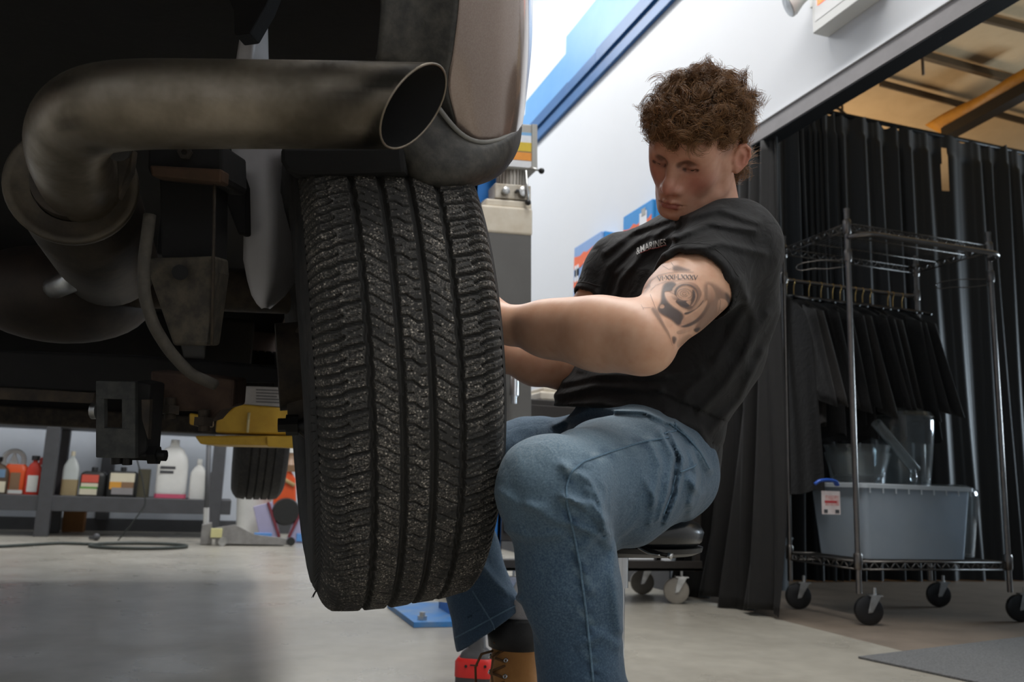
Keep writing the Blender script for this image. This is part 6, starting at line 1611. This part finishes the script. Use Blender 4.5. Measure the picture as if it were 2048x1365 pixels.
def wire_shelf(z, name):
    b = MB()
    for zz in (z, z - .034):
        for a, c in (((RX0, RY0), (RX1, RY0)), ((RX0, RY1), (RX1, RY1)), ((RX0, RY0), (RX0, RY1)), ((RX1, RY0), (RX1, RY1))):
            b.cyl((*a, zz), (*c, zz), .0040, 8)
    o = b.build('shelf_rim', M_wire, rack, smooth=True)
    b = MB()
    for (x0, y0), (x1, y1), n in (((RX0, RY0), (RX1, RY0), 30), ((RX0, RY1), (RX1, RY1), 30), ((RX0, RY0), (RX0, RY1), 16), ((RX1, RY0), (RX1, RY1), 16)):
        for k in range(n):
            t0, t1 = k / n, (k + 1) / n; za, zb = (z, z - .034) if k % 2 else (z - .034, z)
            b.cyl((x0 + (x1 - x0) * t0, y0 + (y1 - y0) * t0, za), (x0 + (x1 - x0) * t1, y0 + (y1 - y0) * t1, zb), .0030, 6)
    tag(b.build('truss_wire', M_wire, o, smooth=True), kind='stuff')
    b = MB()
    for x in np.linspace(RX0 + .02, RX1 - .02, 36): b.cyl((x, RY0, z), (x, RY1, z), .0017, 6)
    for y in (RY0 + .16, RY1 - .16): b.cyl((RX0, y, z - .008), (RX1, y, z - .008), .0028, 6)
    tag(b.build('deck_wire', M_wire, o, smooth=True), kind='stuff')
wire_shelf(ZT, 'top'); wire_shelf(ZBOT, 'bottom')
def bar(y0, dy, z, r):
    yb = y0 + dy; s = .06
    return resample([V(RX0, y0, z), V(RX0 + .01, y0 + dy * .6, z), V(RX0 + s, yb, z), V(RX1 - s, yb, z), V(RX1 - .01, y0 + dy * .6, z), V(RX1, y0, z)], 50)
MB().tube(bar(RY0, -.10, ZT - .075, .013), .0128, 14).build('push_handle', M_rack, rack, smooth=True)
ZR = ZT - .165; YR = RY1 + .03
MB().tube(bar(RY1, .03, ZR, .011), .0105, 12).build('hang_rail', M_rack, rack, smooth=True)
# bag hooks on the two end posts
for x, y in ((RX0 + .02, RY0 + .01), (RX1 - .01, RY0)):
    z = ZT - .20
    MB().tube(resample([V(x, y, z + .02), V(x - .10, y + .10, z + .03), V(x - .17, y + .16, z + .02), V(x - .19, y + .18, z), V(x - .17, y + .16, z - .02), V(x - .12, y + .12, z - .008), V(x - .08, y + .08, z - .018), V(x, y, z - .01)], 40), .0024, 8).build('bag_hook', M_wire, rack, smooth=True)

# ------------------------------------------------------------------ garments on the rail
M_hook = mat('brass_hook', srgb(196, 160, 92), .3, 1.0, noise=(14, .2, srgb(176, 140, 76)), bump=(40, .02))
M_gar = [cloth('black_garment', srgb(15, 15, 17), srgb(22, 22, 24), 120, .3, sheen=.15), cloth('charcoal_garment', srgb(30, 28, 27), srgb(40, 37, 35), 120, .3, sheen=.15)]
def garment(x, length, m, seed, lab, w=.235, sleeves=True):
    r = random.Random(seed)
    zs = ZR - .095; yc = YR
    t = thing('hanging_shirt', (x, yc, ZR), lab, 'shirt', 'black garments on the rack')
    MB().tube(resample([V(x, yc, ZR - .075), V(x, yc, ZR - .03), V(x, yc - .012, ZR - .012), V(x, yc - .014, ZR + .006), V(x, yc, ZR + .0145), V(x, yc + .014, ZR + .004)], 20), .0016, 8).build('hook', M_hook, t, smooth=True)
    MB().tube(resample([V(x, yc - w + .03, zs - .055), V(x, yc - .06, zs - .005), V(x, yc, zs + .012), V(x, yc + .06, zs - .005), V(x, yc + w - .03, zs - .055)], 16), .008, 8).build('hanger', M_black, t, smooth=True)
    n = 56; m_ = 26; P = []; ph = r.uniform(0, 6)
    for i in range(m_):
        s = i / (m_ - 1); z = zs + .012 - s * length
        hw_ = np.interp(s, [0, .035, .10, .2, .6, 1], [.055, .12, .20, w - .02, w - .01, w + .012]); th_ = np.interp(s, [0, .06, .3, 1], [.008, .013, .016, .020])
        row = []
        for k in range(n):
            a = 2 * math.pi * k / n; ca, sa = math.cos(a), math.sin(a)
            f = 1 + .30 * s * math.sin(5 * a + ph + 1.5 * s) + .18 * s * math.sin(9 * a + 2 * ph)
            row.append(V(x + th_ * sa * f + .016 * math.sin(3 * s + ph), yc + hw_ * np.sign(ca) * abs(ca) ** .75, z - .05 * abs(ca) ** 2 * (1 - s) + .012 * s * math.sin(4 * a + ph)))
        P.append(row)
    P = [[sum(P[0]) / n] * n] + P
    MB().grid(P, closeu=True).build('garment', m, t, smooth=True)
    if sleeves:
        for sd in (-1, 1):
            top = V(x, yc + sd * (w - .055), zs - .09); end = V(x + r.uniform(-.01, .03), yc + sd * (w + r.uniform(.02, .08)), zs - .58 - r.uniform(0, .06)); Q = []
            for i in range(10):
                s = i / 9; c = top + (end - top) * s
                Q.append([c + V((.016 + .006 * math.sin(2 * a + 4 * s + ph)) * math.sin(a), sd * 0 + (.055 + .02 * s) * math.cos(a) * .9, .03 * math.cos(a) * -sd * .8) for a in np.linspace(0, 2 * math.pi, 20, endpoint=False)])
            MB().grid(Q, closeu=True).build('sleeve', m, t, smooth=True, solid=.003)
hx = [1572, 1586, 1616, 1640, 1663, 1678, 1708, 1722, 1737, 1772, 1782, 1800]
labs = ['long black coat hanging at the end of the rail nearest the man', 'charcoal shirt hanging second on the rail beside the long coat', 'black shirt with pale collar edge hanging third on the rail', 'black shirt hanging just before the tall front rack post', 'black garment on the hook almost behind the tall front rack post',
        'charcoal garment directly behind the tall front rack post', 'black shirt hanging just past the tall front rack post', 'black shirt hanging two hooks past the tall front rack post', 'charcoal shirt hanging above the small clear tubs', 'black shirt hanging above the diagonal scoop', 'black shirt hanging above the clear domed jar', 'last black shirt on the rail, beside the far rack post']
for k, px in enumerate(hx):
    x = ony(px, 520, YR)[0]
    garment(x, 1.05 if k == 0 else .66 + .05 * ((k * 7) % 3), M_gar[1 if k in (1, 5, 8) else 0], k, labs[k], sleeves=True)

# ------------------------------------------------------------------ storage bin and clear plastic jars
M_bin = mat('frosted_bin_plastic', srgb(214, 226, 236), .22, trans=.62, noise=(5, .3, srgb(190, 206, 222)), ior=1.2)
M_clear = mat('clear_plastic', srgb(232, 238, 240), .06, trans=.96, ior=1.35, noise=(3, .1, srgb(236, 240, 242)))
M_lid = mat('bin_lid_plastic', srgb(206, 214, 220), .35, trans=.25, noise=(5, .3, srgb(196, 204, 212)))
bz = ZBOT + .003
bx0, bx1, by0, by1 = 2.88, 3.55, 3.285, 3.70
bin_ = thing('storage_bin', ((bx0 + bx1) / 2, (by0 + by1) / 2, bz), 'large frosted blue storage bin with lid on the bottom shelf of the rack', 'bin')
def rrect(x0, x1, y0, y1, r, z, n=5):
    P = []
    for cx_, cy_, a0 in ((x1 - r, y1 - r, 0), (x0 + r, y1 - r, 90), (x0 + r, y0 + r, 180), (x1 - r, y0 + r, 270)):
        for k in range(n + 1): a = R_(a0 + 90 * k / n); P.append(V(cx_ + r * math.cos(a), cy_ + r * math.sin(a), z))
    return P
hb = .345
def tub(z0, z1, i0, i1, t=.003):
    rows = [rrect(bx0 + i0 + .04, bx1 - i0 - .04, by0 + i0 + .04, by1 - i0 - .04, .02, z0), rrect(bx0 + i0, bx1 - i0, by0 + i0, by1 - i0, .03, z0 + .004), rrect(bx0 + i1, bx1 - i1, by0 + i1, by1 - i1, .03, z1),
            rrect(bx0 + i1 + t, bx1 - i1 - t, by0 + i1 + t, by1 - i1 - t, .027, z1), rrect(bx0 + i0 + t, bx1 - i0 - t, by0 + i0 + t, by1 - i0 - t, .027, z0 + .004 + t), rrect(bx0 + i0 + .04, bx1 - i0 - .04, by0 + i0 + .04, by1 - i0 - .04, .02, z0 + t)]
    b = MB().grid(rows, closeu=True); n = len(rows[0])
    return b
tb = tub(bz, bz + hb, .035, .008)
c0 = V((bx0 + bx1) / 2, (by0 + by1) / 2, 0)
tb.bb(bx0 + .07, bx1 - .07, by0 + .07, by1 - .07, bz, bz + .003)
tb.build('tub', M_bin, bin_, smooth='auto')
rim = MB().grid([rrect(bx0 - .004, bx1 + .004, by0 - .004, by1 + .004, .03, bz + hb - .012), rrect(bx0 - .004, bx1 + .004, by0 - .004, by1 + .004, .03, bz + hb + .006), rrect(bx0 + .015, bx1 - .015, by0 + .015, by1 - .015, .03, bz + hb + .010), rrect(bx0 + .02, bx1 - .02, by0 + .02, by1 - .02, .03, bz + hb + .002)], closeu=True)
rim.bb(bx0 + .018, bx1 - .018, by0 + .018, by1 - .018, bz + hb, bz + hb + .004)
rim.build('lid', M_lid, bin_, smooth='auto')
rb_ = MB()
for x in np.linspace(bx0 + .03, bx1 - .03, 9): rb_.bb(x - .002, x + .002, by0 - .006, by0 - .001, bz + hb - .035, bz + hb - .008)
rb_.build('rim_rib', M_lid, bin_)
lx = ony(1650, 958, by0)[0]
MB().tube(resample([V(lx - .062, by0 - .006, bz + hb - .006), V(lx - .045, by0 - .016, bz + hb + .012), V(lx, by0 - .02, bz + hb + .016), V(lx + .045, by0 - .016, bz + hb + .012), V(lx + .062, by0 - .006, bz + hb - .006)], 20), .013, 10, flat=.55).build('latch', mat('latch_blue', srgb(40, 84, 176), .35, noise=(10, .2, srgb(34, 72, 156)), bump=(40, .05)), bin_, smooth=True)
yl = by0 + .004
l0, l1 = ony(1642, 982, yl), ony(1680, 1030, yl)
lab_ = MB().bb(l0[0], l1[0], yl - .004, yl - .0025, l1[2], l0[2]).build('label', mat('bin_label_paper', srgb(224, 214, 212), .5, noise=(30, .5, srgb(196, 176, 176))), bin_)
MB().bb(l0[0] + .02, l1[0] - .008, yl - .0052, yl - .0041, l1[2] + .04, l0[2] - .02).build('label_picture', mat('label_pink', srgb(206, 150, 146), .5, noise=(60, .7, srgb(226, 214, 210))), lab_)
MB().bb(l0[0] + .015, l1[0] - .02, yl - .0060, yl - .0053, l1[2] + .052, l1[2] + .062).build('label_red_stripe', mat('label_red', srgb(190, 60, 64), .5, noise=(60, .3, srgb(160, 46, 50))), lab_)
MB().bb(l0[0] + .01, l0[0] + .03, yl - .0060, yl - .0053, l1[2] + .006, l1[2] + .022).bb(l1[0] - .03, l1[0] - .008, yl - .0060, yl - .0053, l1[2] + .006, l1[2] + .022).build('label_mark', M_darkgrey, lab_)
# folded dark cloth inside the bin
P = []
for s in np.linspace(0, 1, 22):
    row = []
    for t in np.linspace(0, 1, 16):
        h = .05 + .11 * ridge(s - .72 + .12 * math.sin(3 * t), .26) * (.6 + .4 * t) + .06 * ridge(s - .12, .16) + .012 * math.sin(9 * s + 5 * t)
        row.append(V(bx0 + .06 + (bx1 - bx0 - .12) * s, by0 + .06 + (by1 - by0 - .12) * t, bz + .006 + h))
    P.append(row)
b = MB().grid(P)
base = [[V(p[0], p[1], bz + .005) for p in row] for row in P]; b.grid(base)
edge = [r[0] for r in P]; b.grid([[r[0] for r in P], [r[0] for r in base]]); b.grid([[r[-1] for r in P], [r[-1] for r in base]]); b.grid([P[0], base[0]]); b.grid([P[-1], base[-1]])
tag(b.build('folded_cloth', mat('dark_folded_cloth', srgb(44, 46, 52), .9, noise=(20, .5, srgb(60, 62, 68)), bump=(200, .3)), smooth=True), 'dark folded cloth lying inside the frosted storage bin', 'cloth')
def shell(c, prof, t=.0025, n=40):
    out = list(prof); inn = [(max(r - t, .0005), h + (t if i == 0 else 0)) for i, (r, h) in enumerate(prof)][::-1]
    return MB().lathe([(0.0004, prof[0][1])] + out + inn + [(0.0004, prof[0][1] + t)], c, (0, 0, 1), n, caps=False)
zl = bz + hb + .011
def jar(name, px0, px1, ybase, ytop, y, prof, lab, zb, lid=False, cat='jar'):
    a, b_ = ony(px0, ybase, y), ony(px1, ybase, y); r = (b_[0] - a[0]) / 2 * .98; c = V((a[0] + b_[0]) / 2, y, zb); h = ony((px0 + px1) / 2, ytop, y)[2] - ony((px0 + px1) / 2, ybase, y)[2]
    t = thing(name, c, lab, cat)
    shell(c, [(r * p, h * q) for p, q in prof]).build('jar_wall', M_clear, t, smooth='auto')
    return t, c, r, h
jy = 3.55
t, c, r, h = jar('clear_jar', 1756, 1856, 952, 802, jy, [(.78, 0), (.80, .02), (.90, .4), (.98, .72), (1.0, .84), (.96, .90)], 'tall clear domed plastic jar standing on the lid of the frosted bin', zl)
shell(c, [(r * .98, h * .885), (r * 1.0, h * .90), (r * .92, h * .955), (r * .7, h * .985), (r * .66, h * 1.0)]).build('domed_lid', M_clear, t, smooth='auto')
MB().lathe([(.010, 0), (.016, .012), (.018, .03), (.013, .045), (.012, .06), (.006, .075), (0, .076)], c + V(-r * .45, -r * .9, .012), (0, 0, 1), 16).build('spout', M_clear, t, smooth='auto')
t2, c2, r2, h2 = jar('clear_tub', 1662, 1768, 950, 890, jy - .04, [(.78, 0), (.80, .03), (.86, .5), (.94, .8), (1.0, 1.0)], 'clear flared plastic tub standing beside the domed jar on the bin lid', zl, cat='tub')
t3, c3, r3, h3 = jar('clear_tub', 1662, 1768, 935, 874, jy - .04, [(.72, 0), (.76, .04), (.86, .6), (.95, .85), (1.02, 1.0)], 'second clear plastic tub nested inside the flared tub', zl + .035, cat='tub')
A, B = ony(1752, 846, jy - .17), ony(1832, 942, jy - .16)
B[2] = max(B[2], zl + .02)
sc_ = thing('clear_scoop', (A + B) / 2, 'clear plastic tube scoop leaning against the front of the domed jar', 'scoop')
d = nrm(B - A); a_, b_, _ = frame(d)
MB().grid([[p + (a_ * math.cos(w) + b_ * math.sin(w)) * rr for w in np.linspace(0, 2 * math.pi, 24, endpoint=False)] for p, rr in ((A, .026), (B, .026), (B, .0235), (A, .0235), (A, .026))], closeu=True).build('scoop_tube', M_clear, sc_, smooth='auto')
t4, c4, r4, h4 = jar('clear_jar', 1858, 1946, 1108, 966, 3.60, [(.74, 0), (.76, .02), (.9, .5), (1.0, .84), (.95, .92)], 'clear domed plastic jar standing on the rack shelf beside the frosted bin', bz)
shell(c4, [(r4 * .97, h4 * .91), (r4 * .98, h4 * .93), (r4 * .7, h4 * .98), (r4 * .5, h4 * 1.0)]).build('domed_lid', M_clear, t4, smooth='auto')

# ------------------------------------------------------------------ curtains
M_cur = mat('black_curtain_cloth', srgb(11, 12, 14), .55, noise=(40, .4, srgb(16, 18, 20)), bump=(260, .3), sheen=.22)
def curtain(y, x0, x1, z0, z1fn, pitch, amp, name, m, lab, skip=None, seed=1):
    r = np.random.default_rng(seed)
    n = int((x1 - x0) / .010); xs = np.linspace(x0, x1, n); ph = np.cumsum(2 * math.pi * .010 / (pitch * (1 + .40 * np.sin(xs * 2.7) + .35 * np.sin(xs * 7.3 + 1))))
    zs = np.r_[np.linspace(0, .93, 30), np.linspace(.94, 1, 7)]
    P = []
    for s in zs:
        k = .65 + .35 * np.sin(1.7 * xs + 2 * s) * (1 - s) + .1 * (1 - s)
        sharp = np.sin(ph + .5 * np.sin(3 * s + xs)); sharp = np.sign(sharp) * np.abs(sharp) ** 1.6
        yy = y + amp * k * sharp * (1 - .5 * (s > .95)) + .012 * np.sin(ph * .37 + s * 4)
        zz = z0 + (np.array([z1fn(x) for x in xs]) - z0) * s + (.012 * np.sin(ph * 1.3) if s == 1 else 0)
        P.append(np.stack([xs + .012 * np.sin(ph * .5 + 3 * s), yy, zz], 1))
    P = np.array(P); b = MB(); b.grid(P)
    if skip: b.f = [f for f in b.f if not skip(b.v[0][list(f)].mean(0))]
    o = b.build(name, m, smooth=True, fix=False); return tag(o, lab, 'curtain')
YCU = 4.90
s0, s1 = ony(1884, 296, YCU), ony(1894, 382, YCU)
curtain(YCU, 2.66, 8.2, .006, lambda x: 3.39 + .015 * math.sin(9 * x), .165, .050, 'black_curtain', M_cur, 'black pleated curtain hanging behind the wire rack below the tan ceiling', skip=lambda c: s0[0] - .006 < c[0] < s1[0] + .006 and s1[2] < c[2] < s0[2])
MB_ = MB().tube([V(2.64, YCU + .01, 3.40), V(8.2, YCU + .01, 3.40)], .018, 10); tag(MB_.build('curtain_rail', M_blacksteel, smooth=True), 'dark rail carrying the long black curtain across the side room', 'rail')
# short wheeled track end sticking up behind the curtain top
A, B = ony(1648, 202, 5.2), ony(1712, 232, 5.2)
tag(MB().tube(resample([V(A[0] - .1, A[1], 0), A + V(-.1, 0, -.02), A, A * .4 + B * .6 + V(0, 0, .03), B, B + V(.01, 0, -.14), V(B[0] + .01, B[1], 0)], 60), .012, 8).build('pipe_frame', M_batten, smooth=True), 'bent dark pipe frame showing above the black curtain top beside the header', 'frame')
# drape tied at the far jamb of the opening
M_drape = mat('charcoal_drape_cloth', srgb(17, 16, 16), .75, noise=(24, .5, srgb(26, 24, 23)), bump=(240, .4), sheen=.04)
P = []; n = 90
for i in range(44):
    s = i / 43; z = ZH - .01 - s * (ZH - .022)
    wid = np.interp(s, [0, .15, .5, .8, 1], [.52, .50, .62, .84, 1.0])
    row = []
    for k in range(n):
        u = k / (n - 1)
        yy = 3.42 + .02 * math.sin(6 * s) + u * wid
        f = .040 * math.sin(u * 30 + 1.2 * math.sin(3 * s + 2 * u)) + .016 * math.sin(u * 71 + 2 * s)
        xx = XW + .02 + f * (.5 + .7 * s) - .06 * s * s * (1 - u) * 1.0
        row.append(V(xx, yy, z + (.02 * math.sin(14 * u) if i == 43 else 0)))
    P.append(row)
tag(MB().grid(P).build('charcoal_drape', M_drape, smooth=True, fix=False, solid=.004), 'charcoal floor-length drape gathered behind the man at the edge of the opening', 'drape')
# things half hidden in the dark under the rack and along the side-room wall
tag(MB().lathe([(0, .001), (.10, .001), (.10, 0), (.11, .0), (.14, .30), (.146, .30), (.146, .31), (.13, .31), (.10, .01), (0, .01)], (3.25, 4.55, 0), (0, 0, 1), 28, caps=False).build('dark_bucket', mat('dark_bucket_plastic', srgb(40, 46, 50), .45, noise=(10, .3, srgb(52, 58, 62)), bump=(40, .05)), smooth='auto'), 'dark plastic bucket in the shadow under the rack', 'bucket')
